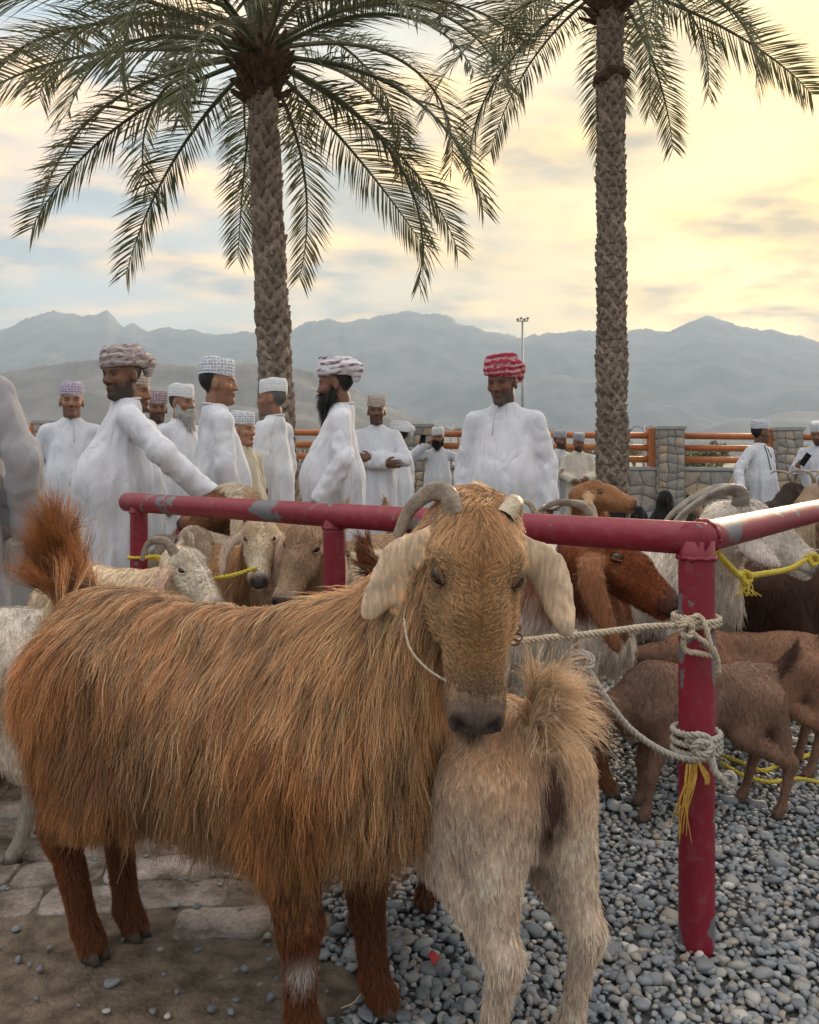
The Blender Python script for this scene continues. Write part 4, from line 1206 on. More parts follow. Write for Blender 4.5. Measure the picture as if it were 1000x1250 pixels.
            ln[(ids == HEAD) & (eye < 0.045)] *= 0.45
            put(EAR, np.array([0, 0, -1.0]) * np.ones((m, 1)), L['ear'], 0.2, 0.05, coat.get('ear_density', 0.5))
            outw = p - (tb + axis_t * ((p - tb) @ axis_t)[:, None])
            put(TAIL, unit(axis_t + unit(outw) * coat.get('tail_spread', 0.45) + np.array(coat.get('tail_bias', (0, 0, 0)))), L['tail'], coat.get('tail_grav', 0.25), 0.3, 1.0)
            put(MUZZLE, -f * np.ones((m, 1)), L['ear'] * 0.8, 0.0, 0.05, np.where(q[:, 0] > 0.245, 0.0, 0.8))
            put(CHIN, np.array([0, 0, -1.0]) * np.ones((m, 1)) + f * -0.2, L['ear'] + goatee, 0.5, 0.4, 1.0)
            if 'bare' in coat: de[coat['bare'](p)] = 0.0
            tint = colour(p, ids)
            if 'vary' in coat: tint = coat['vary'](p, n, ids, tint, q)
            return d, ln, gv, lf, tint, de
        long_ids, short_ids = [BODY, NECK, LEG, TAIL], [SHIN, HEAD, EAR, MUZZLE, CHIN]
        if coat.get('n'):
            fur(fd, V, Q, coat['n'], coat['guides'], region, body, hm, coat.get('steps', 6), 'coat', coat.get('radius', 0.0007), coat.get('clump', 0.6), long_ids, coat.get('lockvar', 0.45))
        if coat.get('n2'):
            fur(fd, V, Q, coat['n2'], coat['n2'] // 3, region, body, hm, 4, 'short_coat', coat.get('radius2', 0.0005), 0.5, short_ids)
    root['M'] = 0
    del root['M']
    return root, M, dict(poll=poll, hp=hp, body=body, mid=mid, nt=nt_, nb=nb)

def horn_material(kind):
    if kind == 'horn': return mottled('horn_keratin', (0.15, 0.105, 0.07), (0.36, 0.30, 0.235), 22, 0.55, 0.6, 90, 0.3, 0.7)
    if kind == 'pale': return mottled('horn_pale', (0.38, 0.29, 0.19), (0.58, 0.50, 0.38), 26, 0.5, 0.5, 90, 0.3, 0.7)
    return mottled('horn_grey', (0.17, 0.145, 0.12), (0.36, 0.32, 0.27), 22, 0.5, 0.5, 80, 0.3, 0.7)
# ------------------------------------------------------------------ the two goats in front of the rail
def vary_main(p, n, ids, tint, q):
    # sun-bleached strands along the back and flanks over a redder undercoat
    k = rng.random(len(p))
    bl = np.isin(ids, [BODY, NECK]) & (k < 0.36 * np.clip(0.12 + 2.2 * (p[:, 2] - 0.42), 0, 1))
    tint[bl] = np.array([0.70, 0.48, 0.29]) * rng.uniform(0.8, 1.2, (bl.sum(), 1))
    dk = np.isin(ids, [BODY, LEG, NECK]) & (k > 0.80)
    tint[dk] *= 0.45
    return tint

def patch_main(p, q, k, c):
    kn = np.exp(-(((p[:, 0] - 0.245) / 0.028) ** 2 + ((p[:, 1] + 0.108) / 0.022) ** 2 + ((p[:, 2] - 0.155) / 0.028) ** 2)) * np.isin(k, [SHIN])
    c = c * (1 - np.clip(kn * 1.6, 0, 1)[:, None]) + np.array([0.6, 0.5, 0.45]) * np.clip(kn * 1.6, 0, 1)[:, None]
    z = p[:, 2]
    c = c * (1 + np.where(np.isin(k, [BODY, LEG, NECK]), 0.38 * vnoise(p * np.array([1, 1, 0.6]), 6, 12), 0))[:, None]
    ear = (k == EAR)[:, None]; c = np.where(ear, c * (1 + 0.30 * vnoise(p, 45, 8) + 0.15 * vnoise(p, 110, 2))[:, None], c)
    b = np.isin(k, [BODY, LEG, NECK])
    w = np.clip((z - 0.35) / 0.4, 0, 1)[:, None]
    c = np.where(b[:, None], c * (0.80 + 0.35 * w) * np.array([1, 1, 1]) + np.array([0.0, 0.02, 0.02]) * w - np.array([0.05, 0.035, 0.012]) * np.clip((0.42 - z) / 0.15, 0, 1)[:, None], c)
    return c

YAW_MAIN = math.atan2(-0.30, 0.62)
def patch_face(p, q, k, c):
    c = patch_main(p, q, k, c)
    hd = np.isin(k, [HEAD, MUZZLE, CHIN])
    side = np.clip(np.abs(q[:, 1]) / 0.05, 0, 1); down = np.clip(q[:, 0] / 0.2, 0, 1)
    c2 = np.array([0.60, 0.33, 0.145]) * (1 - side[:, None]) + np.array([0.70, 0.45, 0.235]) * side[:, None]
    c2 = c2 * (1 - 0.2 * down[:, None]) * (1 + 0.10 * vnoise(p, 30, 5))[:, None]
    grey = np.clip((q[:, 0] - 0.19) / 0.05, 0, 1)[:, None]
    c2 = c2 * (1 - grey) + np.array([0.24, 0.16, 0.11]) * grey
    rim = np.clip((q[:, 0] - 0.232) / 0.02, 0, 1)[:, None] * (np.abs(q[:, 2:3] + 0.03) < 0.03)
    c2 = c2 * (1 - 0.6 * rim) + np.array([0.34, 0.25, 0.17]) * 0.6 * rim
    return np.where(hd[:, None], c2, c)

main_goat, M_main, info_main = goat(
    'large shaggy golden brown goat facing the camera in front of the red rail', 'goats tied outside the pen',
    (-0.385, 1.775), YAW_MAIN, 1.07,
    head=(P(581, 653, 1.50), (-0.035, -0.42, -0.91), (0.05, -0.91, 0.42)),
    pal=dict(body=(0.53, 0.265, 0.110), neck=(0.60, 0.32, 0.14), leg=(0.46, 0.205, 0.072), shin=(0.24, 0.072, 0.016), head=(0.52, 0.26, 0.095),
             ear=(0.52, 0.38, 0.26), tail=(0.30, 0.11, 0.03), muzzle=(0.26, 0.18, 0.12), chin=(0.42, 0.27, 0.14), lid=(0.22, 0.12, 0.06), nose_col=(0.075, 0.055, 0.048), nose=0.92),
    h=0.0072, length=0.955, belly=0.93, rump=1, patch=patch_face,
    legs={(0, 1): (0.02, -0.055, 0), (0, -1): (0.0, 0.055, 0), (1, 1): (0.05, -0.03, 0), (1, -1): (-0.02, 0.02, 0)}, flow=0.34,
    tail=dict(dir=(-0.62, 0, 1.0), len=0.19, r=0.034, curl=0.03, bow=0.03),
    ears={-1: dict(mid=P(487, 690, 1.50), tip=P(448, 752, 1.46), n=(0.35, -0.9, 0.1), w=0.041), 1: dict(mid=P(671, 700, 1.50), tip=P(692, 772, 1.46), n=(-0.3, -0.9, 0.1), w=0.037)},
    horns=[dict(pts=[(-0.016, -0.032, 0.028), (-0.050, -0.043, 0.028), (-0.062, -0.066, 0.0), (-0.046, -0.092, -0.035), (-0.012, -0.108, -0.062)], r=0.0185, r1=0.009, mat='horn'),
           dict(pts=[(-0.016, 0.036, 0.028), (-0.045, 0.052, 0.016), (-0.054, 0.064, -0.03), (-0.046, 0.070, -0.08)], r=0.0175, r1=0.009, mat='pale')],
    coat=dict(n=135000, guides=5000, n2=40000, radius2=0.00038, ear_density=0.0, len=dict(body=0.130, neck=0.11, leg=0.10, shin=0.016, head=0.014, ear=0.004, tail=0.115, tuft=0.018),
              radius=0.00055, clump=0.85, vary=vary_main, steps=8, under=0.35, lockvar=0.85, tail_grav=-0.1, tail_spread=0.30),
    head_sc=1.18, head_w=1.04, goatee=0.035, neck_r=1.08)

def vary_cream(p, n, ids, tint, q):
    k = rng.random(len(p))
    bl = (k < 0.25) & np.isin(ids, [BODY, LEG, TAIL, SHIN])
    tint[bl] = tint[bl] * 0.5 + np.array([0.66, 0.50, 0.34]) * 0.5
    return tint
def patch_cream(p, q, k, c):
    z = p[:, 2]; x = p[:, 0]
    cream = np.array([0.88, 0.70, 0.56]); tan = np.array([0.80, 0.53, 0.33])
    w = np.clip((z - 0.50 + 0.05 * vnoise(p, 14, 2)) / 0.22, 0, 1)[:, None]
    c2 = cream * (1 - w) + tan * w
    dark = np.exp(-((p[:, 1] / 0.030) ** 2 + ((z - 0.60) / 0.09) ** 2)) * (x < -0.34)          # bare skin under the tail, shadow of the cleft painted into its colour
    dark = np.clip(dark * 1.8, 0, 0.97)
    c2 = c2 * (1 - dark[:, None]) + np.array([0.06, 0.022, 0.015]) * dark[:, None]
    front = (x > 0.1)[:, None] & (z < 0.45)[:, None]
    c2 = np.where(front, np.array([0.16, 0.05, 0.015]), c2)
    return np.where(np.isin(k, [BODY, LEG, SHIN])[:, None], c2 * (1 + 0.15 * vnoise(p, 20, 9))[:, None], c)

YAW_2 = math.atan2(0.36, -0.20)
cream_goat, M_cream, info_cream = goat(
    'cream and tan goat seen from behind with raised fringed tail, beside the red post', 'goats tied outside the pen',
    (0.075, 1.85), YAW_2, 0.85,
    head=((0.50, 0.02, 0.86), (0.85, 0.1, -0.5), (0.5, 0, 0.85), 'local'),
    pal=dict(body=(0.58, 0.40, 0.25), neck=(0.5, 0.3, 0.16), leg=(0.62, 0.46, 0.32), shin=(0.62, 0.48, 0.34), head=(0.45, 0.25, 0.12), ear=(0.5, 0.36, 0.25), tail=(0.72, 0.50, 0.31)),
    h=0.0095, leg_r=0.9, patch=patch_cream, legs={(0, 1): (0.0, 0.0, 0), (0, -1): (-0.01, -0.015, 0), (1, 1): (0.0, 0.02, 0), (1, -1): (0.0, 0, 0)},
    tail=dict(dir=(0.05, 0.10, 1.0), len=0.13, r=0.034, curl=0.0, bow=0.0),
    coat=dict(n=60000, guides=7000, n2=16000, radius2=0.0006, len=dict(body=0.055, neck=0.06, leg=0.028, shin=0.030, head=0.02, ear=0.006, tail=0.13), radius=0.00055, clump=0.8,
              vary=vary_cream, steps=7, under=0.75, tail_grav=0.9, tail_spread=0.35, tail_bias=(-0.35, -0.75, 0.1), grav=0.6, bare=lambda p: (np.abs(p[:, 1]) < 0.024) & (p[:, 0] < -0.36) & (p[:, 2] > 0.54) & (p[:, 2] < 0.69)),
    horns=[dict(pts=[(-0.01, sd * 0.03, 0.03), (-0.06, sd * 0.045, 0.03), (-0.11, sd * 0.07, 0.0)], r=0.02, r1=0.008) for sd in (1, -1)])
D = math.radians
def at(px, Y): return ((px - 500) / FOC * Y, Y)

# ------------------------------------------------------------------ the goats in and behind the pen
PEN = 'goats inside the pen'
def coat_of(n, n2, body, head=0.014, neck=None, leg=None, r=0.0008, **k):
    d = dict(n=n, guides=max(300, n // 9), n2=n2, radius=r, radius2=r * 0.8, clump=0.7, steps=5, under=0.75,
             len=dict(body=body, neck=neck or body, leg=leg or body * 0.6, shin=0.014, head=head, ear=0.004, tail=0.06, tuft=0.03))
    d.update(k); return d
def arc_horns(kind='horn', size=1.0, r=0.02, out=0.06, sweep=1.0):
    return [dict(pts=[(-0.015, sd * 0.028, 0.035), (-0.05 * sweep, sd * 0.036, 0.10 * size), (-0.13 * sweep * size, sd * (0.04 + out * .4), 0.13 * size), (-0.22 * sweep * size, sd * (0.05 + out), 0.09 * size), (-0.26 * sweep * size, sd * (0.06 + out), 0.02 * size)], r=r, r1=0.006, mat=kind) for sd in (1, -1)]

def white_chest(p, q, k, c):
    x, z = p[:, 0], p[:, 2]
    w = np.clip((x + 0.10 + 0.06 * vnoise(p, 12, 4)) / 0.06, 0, 1) * np.clip((0.66 + 0.05 * vnoise(p, 10, 6) - z) / 0.05, 0, 1) * np.clip((z - 0.30) / 0.05, 0, 1)
    w = w * np.isin(k, [BODY, LEG])
    return c * (1 - w[:, None]) + np.array([0.84, 0.76, 0.66]) * w[:, None]
goat('dark reddish brown goat with a white chest, head behind the corner post', PEN, (0.335, 2.86), D(2), 1.0,
     head=(P(724, 668, 2.62), (0.76, -0.32, -0.56), (0.52, -0.16, 0.84)), patch=white_chest,
     pal=dict(body=(0.22, 0.075, 0.028), neck=(0.24, 0.075, 0.025), leg=(0.26, 0.10, 0.04), shin=(0.25, 0.09, 0.035), head=(0.22, 0.060, 0.018), ear=(0.27, 0.12, 0.06), muzzle=(0.10, 0.03, 0.015)),
     ears={'both': dict(len=0.20, out=0.035, w=0.050, face=-0.1, fwd=0.08)}, horns=arc_horns('horn', 0.62, 0.019, 0.03),
     coat=coat_of(30000, 15000, 0.075, 0.016, neck=0.06, vary=vary_cream, radius2=0.0005), head_sc=1.16, legs={(1, 1): (0.03, 0, 0), (1, -1): (0.07, 0, 0)})
goat('white goat with long swept-back horns and drooping ear facing right', PEN, (0.83, 3.30), D(-6), 1.10,
     head=(P(897, 630, 3.05), (0.80, -0.18, -0.52), (0.50, -0.10, 0.85)),
     pal=dict(body=(0.68, 0.60, 0.50), neck=(0.70, 0.62, 0.53), leg=(0.60, 0.55, 0.48), shin=(0.45, 0.36, 0.28), head=(0.72, 0.66, 0.58), ear=(0.66, 0.58, 0.53), muzzle=(0.55, 0.50, 0.47), lid=(.3, .25, .2)),
     ears={-1: dict(mid=P(912, 668, 2.96), tip=P(952, 690, 2.94), n=(0.25, -0.9, 0.3), w=0.044), 1: dict(len=0.18, out=0.05, w=0.042)},
     horns=[dict(pts=[(-0.01, sd * 0.03, 0.035), (-0.035, sd * 0.045, 0.065), (-0.075, sd * 0.07, 0.045), (-0.115, sd * 0.09, -0.015), (-0.14, sd * 0.10, -0.085), (-0.145, sd * 0.105, -0.15)], r=0.026, r1=0.007, mat='grey', rings=40) for sd in (1, -1)],
     coat=coat_of(18000, 12000, 0.05, 0.012, under=0.95), head_sc=1.14)
goat('dark chocolate brown goat standing behind the white one at right edge', PEN, (1.78, 3.50), D(4), 0.98,
     head=((0.50, 0.05, 0.95), (0.75, 0.2, -0.6), (0.6, 0, 0.8), 'local'),
     pal=dict(body=(0.075, 0.034, 0.020), neck=(0.07, 0.03, 0.018), leg=(0.06, 0.028, 0.018), shin=(0.06, 0.03, 0.02), head=(0.08, 0.035, 0.02), ear=(0.10, 0.05, 0.03)),
     coat=coat_of(12000, 1500, 0.06), horns=arc_horns('horn', 0.7))
KIDPAL = dict(body=(0.28, 0.165, 0.112), neck=(0.27, 0.155, 0.105), leg=(0.29, 0.165, 0.108), shin=(0.28, 0.16, 0.105), head=(0.25, 0.13, 0.08), ear=(0.2, 0.11, 0.07), tail=(0.12, 0.05, 0.03))
goat('short-haired brown kid suckling behind the corner post', 'brown kids', (0.925, 2.66), D(183), 0.615,
     head=((0.52, 0.03, 0.56), (0.9, 0.05, 0.25), (-0.25, 0, 0.95), 'local'), pal=KIDPAL, belly=0.80, neck_r=0.75, leg_r=0.82, h=0.010,
     tail=dict(dir=(-0.75, 0, 0.75), len=0.20, r=0.026), legs={(0, 1): (-0.05, 0.0, 0), (0, -1): (0.05, 0, 0), (1, 1): (0.04, 0, 0)},
     coat=coat_of(30000, 9000, 0.026, 0.012, r=0.0006, lockvar=0.8), ears={'both': dict(len=0.15, out=0.04)})
goat('second short-haired brown kid standing just behind the suckling kid', 'brown kids', (1.20, 3.02), D(172), 0.655,
     head=((0.55, -0.10, 0.62), (0.85, -0.2, -0.2), (0.2, 0, 0.95), 'local'), pal={**KIDPAL, 'body': (0.35, 0.19, 0.115), 'leg': (0.34, 0.18, 0.11)}, belly=0.80, neck_r=0.75, leg_r=0.82, h=0.010,
     tail=dict(dir=(-0.8, 0, 0.6), len=0.16, r=0.026), coat=coat_of(26000, 8000, 0.026, 0.012, r=0.0006, lockvar=0.8), ears={'both': dict(len=0.15, out=0.04)})
goat('tan goat whose head shows over the rail beside the right palm', PEN, (0.78, 4.7), D(12), 1.02,
     head=(P(715, 600, 4.45), (0.88, -0.15, -0.22), (0.25, 0, 0.95)), pal=dict(body=(0.36, 0.17, 0.075), neck=(0.38, 0.18, 0.08), head=(0.38, 0.18, 0.08), ear=(0.5, 0.32, 0.18), muzzle=(0.30, 0.14, 0.07)),
     ears={'both': dict(len=0.16, out=0.05, fwd=0.05)}, coat=coat_of(9000, 3000, 0.05))
# left part of the pen
goat('white curly-headed goat with a brown horn looking down behind the rail', PEN, (-1.08, 3.22), D(-22), 0.92,
     head=(P(222, 683, 2.98), (0.62, -0.42, -0.66), (0.45, -0.45, 0.77)), pal=dict(body=(0.76, 0.60, 0.42), neck=(0.78, 0.64, 0.47), head=(0.86, 0.76, 0.62), ear=(0.64, 0.45, 0.33), muzzle=(0.64, 0.53, 0.42)),
     ears={'both': dict(len=0.16, out=0.055, w=0.038)}, horns=[dict(pts=[(-0.01, sd * 0.035, 0.03), (-0.07, sd * 0.06, 0.05), (-0.11, sd * 0.09, 0.0), (-0.08, sd * 0.115, -0.06)], r=0.021, r1=0.009) for sd in (1, -1)],
     coat=coat_of(16000, 12000, 0.05, 0.028, under=0.95))
goat('cream-faced goat with shaggy tan neck looking toward the camera', PEN, (-0.78, 3.62), D(-52), 0.98,
     head=(P(318, 645, 3.20), (0.10, -0.68, -0.72), (0.10, -0.68, 0.72)), pal=dict(body=(0.48, 0.29, 0.15), neck=(0.46, 0.27, 0.14), head=(0.82, 0.68, 0.50), ear=(0.70, 0.56, 0.45), muzzle=(0.58, 0.48, 0.40), leg=(0.5, 0.3, 0.16), nose=0.9),
     ears={1: dict(len=0.16, out=0.05, w=0.036, face=0.9), -1: dict(len=0.17, out=0.085, w=0.040, face=1.2)}, coat=coat_of(20000, 9000, 0.09, 0.016, under=0.9))
goat('tan long-nosed goat with hanging ears left of the middle post', PEN, (-0.30, 3.50), D(-128), 1.02,
     head=(P(379, 648, 3.10), (-0.26, -0.52, -0.80), (-0.15, -0.80, 0.58)), pal=dict(body=(0.42, 0.27, 0.16), neck=(0.42, 0.27, 0.16), head=(0.52, 0.35, 0.22), ear=(0.60, 0.44, 0.33), muzzle=(0.46, 0.33, 0.24), leg=(0.5, 0.36, 0.24), nose=0.9),
     ears={1: dict(len=0.22, out=0.055, w=0.044, face=0.9), -1: dict(len=0.18, out=0.06, w=0.036, face=0.6)}, coat=coat_of(14000, 6000, 0.06, 0.014), head_sc=1.15)
goat('brown goat with pale forelock lifting its head over the rail', PEN, (-0.83, 4.25), D(165), 1.06,
     head=(P(291, 606, 3.95), (-0.82, -0.20, -0.42), (-0.40, -0.12, 0.90)), pal=dict(body=(0.42, 0.27, 0.15), neck=(0.44, 0.30, 0.18), head=(0.30, 0.15, 0.075), ear=(0.55, 0.44, 0.33), muzzle=(0.20, 0.09, 0.05)),
     ears={'both': dict(len=0.17, out=0.06, w=0.04)}, coat=coat_of(10000, 8000, 0.06, 0.03), head_sc=1.1,
     patch=lambda p, q, k, c: np.where(((k == HEAD) & (q[:, 0] < 0.045) & (q[:, 2] > 0.0))[:, None], np.array([0.78, 0.68, 0.52]), c))
goat('cream goat with a raised dark brown tail right of the middle post', PEN, (0.12, 3.46), D(20), 0.98,
     head=((0.52, 0.05, 0.85), (0.8, 0.2, -0.5), (0.5, 0, 0.8), 'local'), pal=dict(body=(0.60, 0.48, 0.34), neck=(0.5, 0.36, 0.22), tail=(0.09, 0.04, 0.022), leg=(0.55, 0.42, 0.3)),
     tail=dict(dir=(-0.35, 0, 0.95), len=0.17, r=0.034), coat=coat_of(12000, 2000, 0.06, tail_spread=0.5, tail_grav=0.2), horns=arc_horns('horn', 0.6))
goat('pale grey-brown goat standing behind the curly white goat', PEN, (-1.02, 4.05), D(-35), 0.96,
     head=(P(238, 655, 3.72), (0.45, -0.55, -0.65), (0.40, -0.55, 0.70)), pal=dict(body=(0.40, 0.32, 0.24), neck=(0.42, 0.33, 0.25), head=(0.34, 0.25, 0.17), ear=(0.50, 0.42, 0.34), muzzle=(0.3, 0.22, 0.15)),
     ears={'both': dict(len=0.17, out=0.05, w=0.038)}, coat=coat_of(9000, 3000, 0.06))
goat('cream white goat at left edge behind the big brown one, tail raised', 'goats tied outside the pen', (-1.43, 2.42), D(178), 0.90,
     head=((0.52, 0.05, 0.9), (0.8, 0.2, -0.5), (0.5, 0, 0.8), 'local'), pal=dict(body=(0.64, 0.57, 0.48), tail=(0.62, 0.46, 0.29), leg=(0.6, 0.52, 0.42), neck=(0.62, 0.55, 0.46)),
     tail=dict(dir=(-0.25, 0, 1.0), len=0.26, r=0.036), coat=coat_of(12000, 1500, 0.07, tail_spread=0.6, tail_grav=0.1, len=dict(body=0.07, neck=0.07, leg=0.05, shin=0.014, head=0.014, ear=0.004, tail=0.11, tuft=0.02)))
for lab, px, Y, yaw, col in (('dark goat far back in front of the right stone pillar', 905, 7.4, 5, (0.05, 0.032, 0.025)), ('brown goat far back beside the man with a green placket', 960, 7.9, 15, (0.20, 0.11, 0.06)),
                             ('brown and white goat behind the white horned goat\'s head', 925, 6.2, 8, (0.42, 0.30, 0.20)), ('tan goat far back left of the red-turbaned man', 545, 6.6, 10, (0.40, 0.25, 0.14))):
    x, y = at(px, Y)
    goat(lab, 'goats farther back', (x, y), D(yaw), 1.02, z0=gz(Y), head=((0.50, 0.04, 0.93), (0.8, 0.2, -0.5), (0.5, 0, 0.8), 'local'), pal=dict(body=col), h=0.014,
         coat=coat_of(3500, 600, 0.06, r=0.0016), horns=arc_horns('horn', 0.7))
# ------------------------------------------------------------------ people
def rotz(a): return np.array([[math.cos(a), -math.sin(a), 0], [math.sin(a), math.cos(a), 0], [0, 0, 1.0]])
def roty(a): return np.array([[math.cos(a), 0, math.sin(a)], [0, 1, 0], [-math.sin(a), 0, math.cos(a)]])

def cloth_mat(name, c1, c2, rough=0.85):
    def b(nt, s):
        co = objco(nt)
        n = noise_node(nt, 3.0, 4, co)
        r = ramp_node(nt, n.outputs[0], [(0.3, c1), (0.7, c2)])
        lk(nt, r.outputs[0], s.inputs['Base Color'])
        s.inputs['Roughness'].default_value = rough; s.inputs['Specular IOR Level'].default_value = 0.15
        s.inputs['Sheen Weight'].default_value = 0.15
        def creases(rot, sc, scale, seed):
            mp = nt.nodes.new('ShaderNodeMapping'); mp.inputs['Scale'].default_value = sc; mp.inputs['Rotation'].default_value = rot; mp.inputs['Location'].default_value = (seed, seed * 2, 0); lk(nt, co, mp.inputs[0])
            n_ = noise_node(nt, scale, 1.5, mp.outputs[0], 0.5); n_.inputs['Distortion'].default_value = 0.6
            f1 = nt.nodes.new('ShaderNodeMath'); f1.operation = 'SUBTRACT'; lk(nt, n_.outputs[0], f1.inputs[0]); f1.inputs[1].default_value = 0.5
            f2 = nt.nodes.new('ShaderNodeMath'); f2.operation = 'ABSOLUTE'; lk(nt, f1.outputs[0], f2.inputs[0])
            f3 = nt.nodes.new('ShaderNodeMath'); f3.operation = 'SMOOTH_MIN'; lk(nt, f2.outputs[0], f3.inputs[0]); f3.inputs[1].default_value = 0.09; f3.inputs[2].default_value = 0.06
            return f3.outputs[0]
        def add(x, y, k):
            m_ = nt.nodes.new('ShaderNodeMath'); m_.operation = 'MULTIPLY_ADD'; lk(nt, y, m_.inputs[0]); m_.inputs[1].default_value = k; lk(nt, x, m_.inputs[2]); return m_.outputs[0]
        hgt = add(creases((0, 0, 0), (1, 1, 0.16), 9, 1), creases((0.5, 0.35, 0), (1, 1, 0.3), 7, 5), 0.8)
        hgt = add(hgt, creases((-0.6, -0.3, 0.2), (1, 1, 0.35), 13, 9), 0.45)
        w = noise_node(nt, 900, 1, co); hgt = add(hgt, w.outputs[0], 0.006)
        bump(nt, s, hgt, 0.7, 0.058)
    return node_mat(name, b)

def cap_mat(name, base, motif, scale=34):
    """embroidered cap: rows of small eyelet motifs between stitched bands"""
    def b(nt, s):
        co = objco(nt)
        sp = nt.nodes.new('ShaderNodeSeparateXYZ'); lk(nt, co, sp.inputs[0])
        def M(op, a, b_=None):
            n = nt.nodes.new('ShaderNodeMath'); n.operation = op
            for i, v in enumerate((a, b_)):
                if v is None: continue
                if isinstance(v, (int, float)): n.inputs[i].default_value = v
                else: lk(nt, v, n.inputs[i])
            return n.outputs[0]
        ang = M('ARCTAN2', sp.outputs[1], sp.outputs[0])
        cx = nt.nodes.new('ShaderNodeCombineXYZ'); lk(nt, M('MULTIPLY', ang, 3.1), cx.inputs[0]); lk(nt, M('MULTIPLY', sp.outputs[2], 38.0), cx.inputs[1])
        vo = nt.nodes.new('ShaderNodeTexVoronoi'); vo.inputs['Scale'].default_value = 1.5; vo.inputs['Randomness'].default_value = 0.35; lk(nt, cx.outputs[0], vo.inputs['Vector'])
        m1 = M('LESS_THAN', M('ABSOLUTE', M('SUBTRACT', vo.outputs['Distance'], 0.30)), 0.11)
        band = M('LESS_THAN', M('ABSOLUTE', M('SUBTRACT', M('FRACT', M('MULTIPLY', sp.outputs[2], 27.0)), 0.5)), 0.07)
        mx = nt.nodes.new('ShaderNodeMix'); mx.data_type = 'RGBA'
        lk(nt, M('MULTIPLY', M('MAXIMUM', m1, band), 0.8), mx.inputs[0]); mx.inputs[6].default_value = (*base, 1); mx.inputs[7].default_value = (*motif, 1)
        lk(nt, mx.outputs[2], s.inputs['Base Color']); s.inputs['Roughness'].default_value = 0.9; s.inputs['Specular IOR Level'].default_value = 0.1
        bump(nt, s, noise_node(nt, 160, 3, co).outputs[0], 0.4, 0.004)
    return node_mat(name, b)

def turban_mat(name, cols, scale=26):
    def b(nt, s):
        co = objco(nt)
        n = noise_node(nt, 7, 3, co)
        mp = nt.nodes.new('ShaderNodeMapping'); mp.inputs['Scale'].default_value = (1, 1, 2.2); mp.inputs['Rotation'].default_value = (0.5, 0.3, 0); lk(nt, co, mp.inputs[0])
        vo = nt.nodes.new('ShaderNodeTexVoronoi'); vo.inputs['Scale'].default_value = scale; lk(nt, mp.outputs[0], vo.inputs['Vector'])
        wv = nt.nodes.new('ShaderNodeTexWave'); wv.inputs['Scale'].default_value = 9; wv.inputs['Distortion'].default_value = 5; wv.inputs['Detail'].default_value = 2; wv.bands_direction = 'Z'; lk(nt, co, wv.inputs['Vector'])
        ad = nt.nodes.new('ShaderNodeMath'); ad.operation = 'MULTIPLY_ADD'; lk(nt, vo.outputs['Distance'], ad.inputs[0]); ad.inputs[1].default_value = 0.75
        ml = nt.nodes.new('ShaderNodeMath'); ml.operation = 'MULTIPLY'; lk(nt, wv.outputs[0], ml.inputs[0]); ml.inputs[1].default_value = 0.55; lk(nt, ml.outputs[0], ad.inputs[2])
        k = len(cols)
        r = ramp_node(nt, ad.outputs[0], [(0.12 + 0.75 * i / (k - 1), c) for i, c in enumerate(cols)])
        lk(nt, r.outputs[0], s.inputs['Base Color']); s.inputs['Roughness'].default_value = 0.9; s.inputs['Specular IOR Level'].default_value = 0.1
        bump(nt, s, noise_node(nt, 70, 3, co).outputs[0], 0.5, 0.006)
    return node_mat(name, b)

def hand(fd, w, d, side, nrm, curl=0.5, k=0.006):
    """palm and five fingers from the wrist w along d; side: thumb direction; nrm: palm faces this way"""
    d, side, nrm = unit(d), unit(side), unit(nrm)
    R = np.stack([d, side, nrm], 1)
    fd.ell(w + d * 0.048, (0.052, 0.040, 0.016), R, 0.015, 1)
    fd.cone(w - d * 0.05, w + d * 0.02, 0.027, 0.025, 0.015, 1)
    for i, (o, ln) in enumerate(((0.031, 0.070), (0.0105, 0.079), (-0.0105, 0.074), (-0.030, 0.058))):
        b = w + d * (0.088 - 0.006 * (i == 3) - 0.003 * (i == 0)) + side * o
        d1 = unit(d * math.cos(curl * 0.8) + nrm * math.sin(curl * 0.8) + side * o * 1.5); m = b + d1 * ln * 0.5
        d2 = unit(d * math.cos(curl * 2.0) + nrm * math.sin(curl * 2.0)); e = m + d2 * ln * 0.5
        fd.cone(b - d * 0.015, m, 0.0095, 0.0088, k, 1); fd.cone(m, e, 0.0088, 0.0075, 0.002, 1)
    tb = w + d * 0.025 + side * 0.030; tm = tb + unit(d * 0.6 + side * 0.6 + nrm * 0.3 * curl) * 0.034; te = tm + unit(d * 0.85 + side * 0.15 + nrm * 0.5 * curl) * 0.032
    fd.cone(tb, tm, 0.0125, 0.0100, 0.010, 1); fd.cone(tm, te, 0.0100, 0.0080, 0.002, 1)

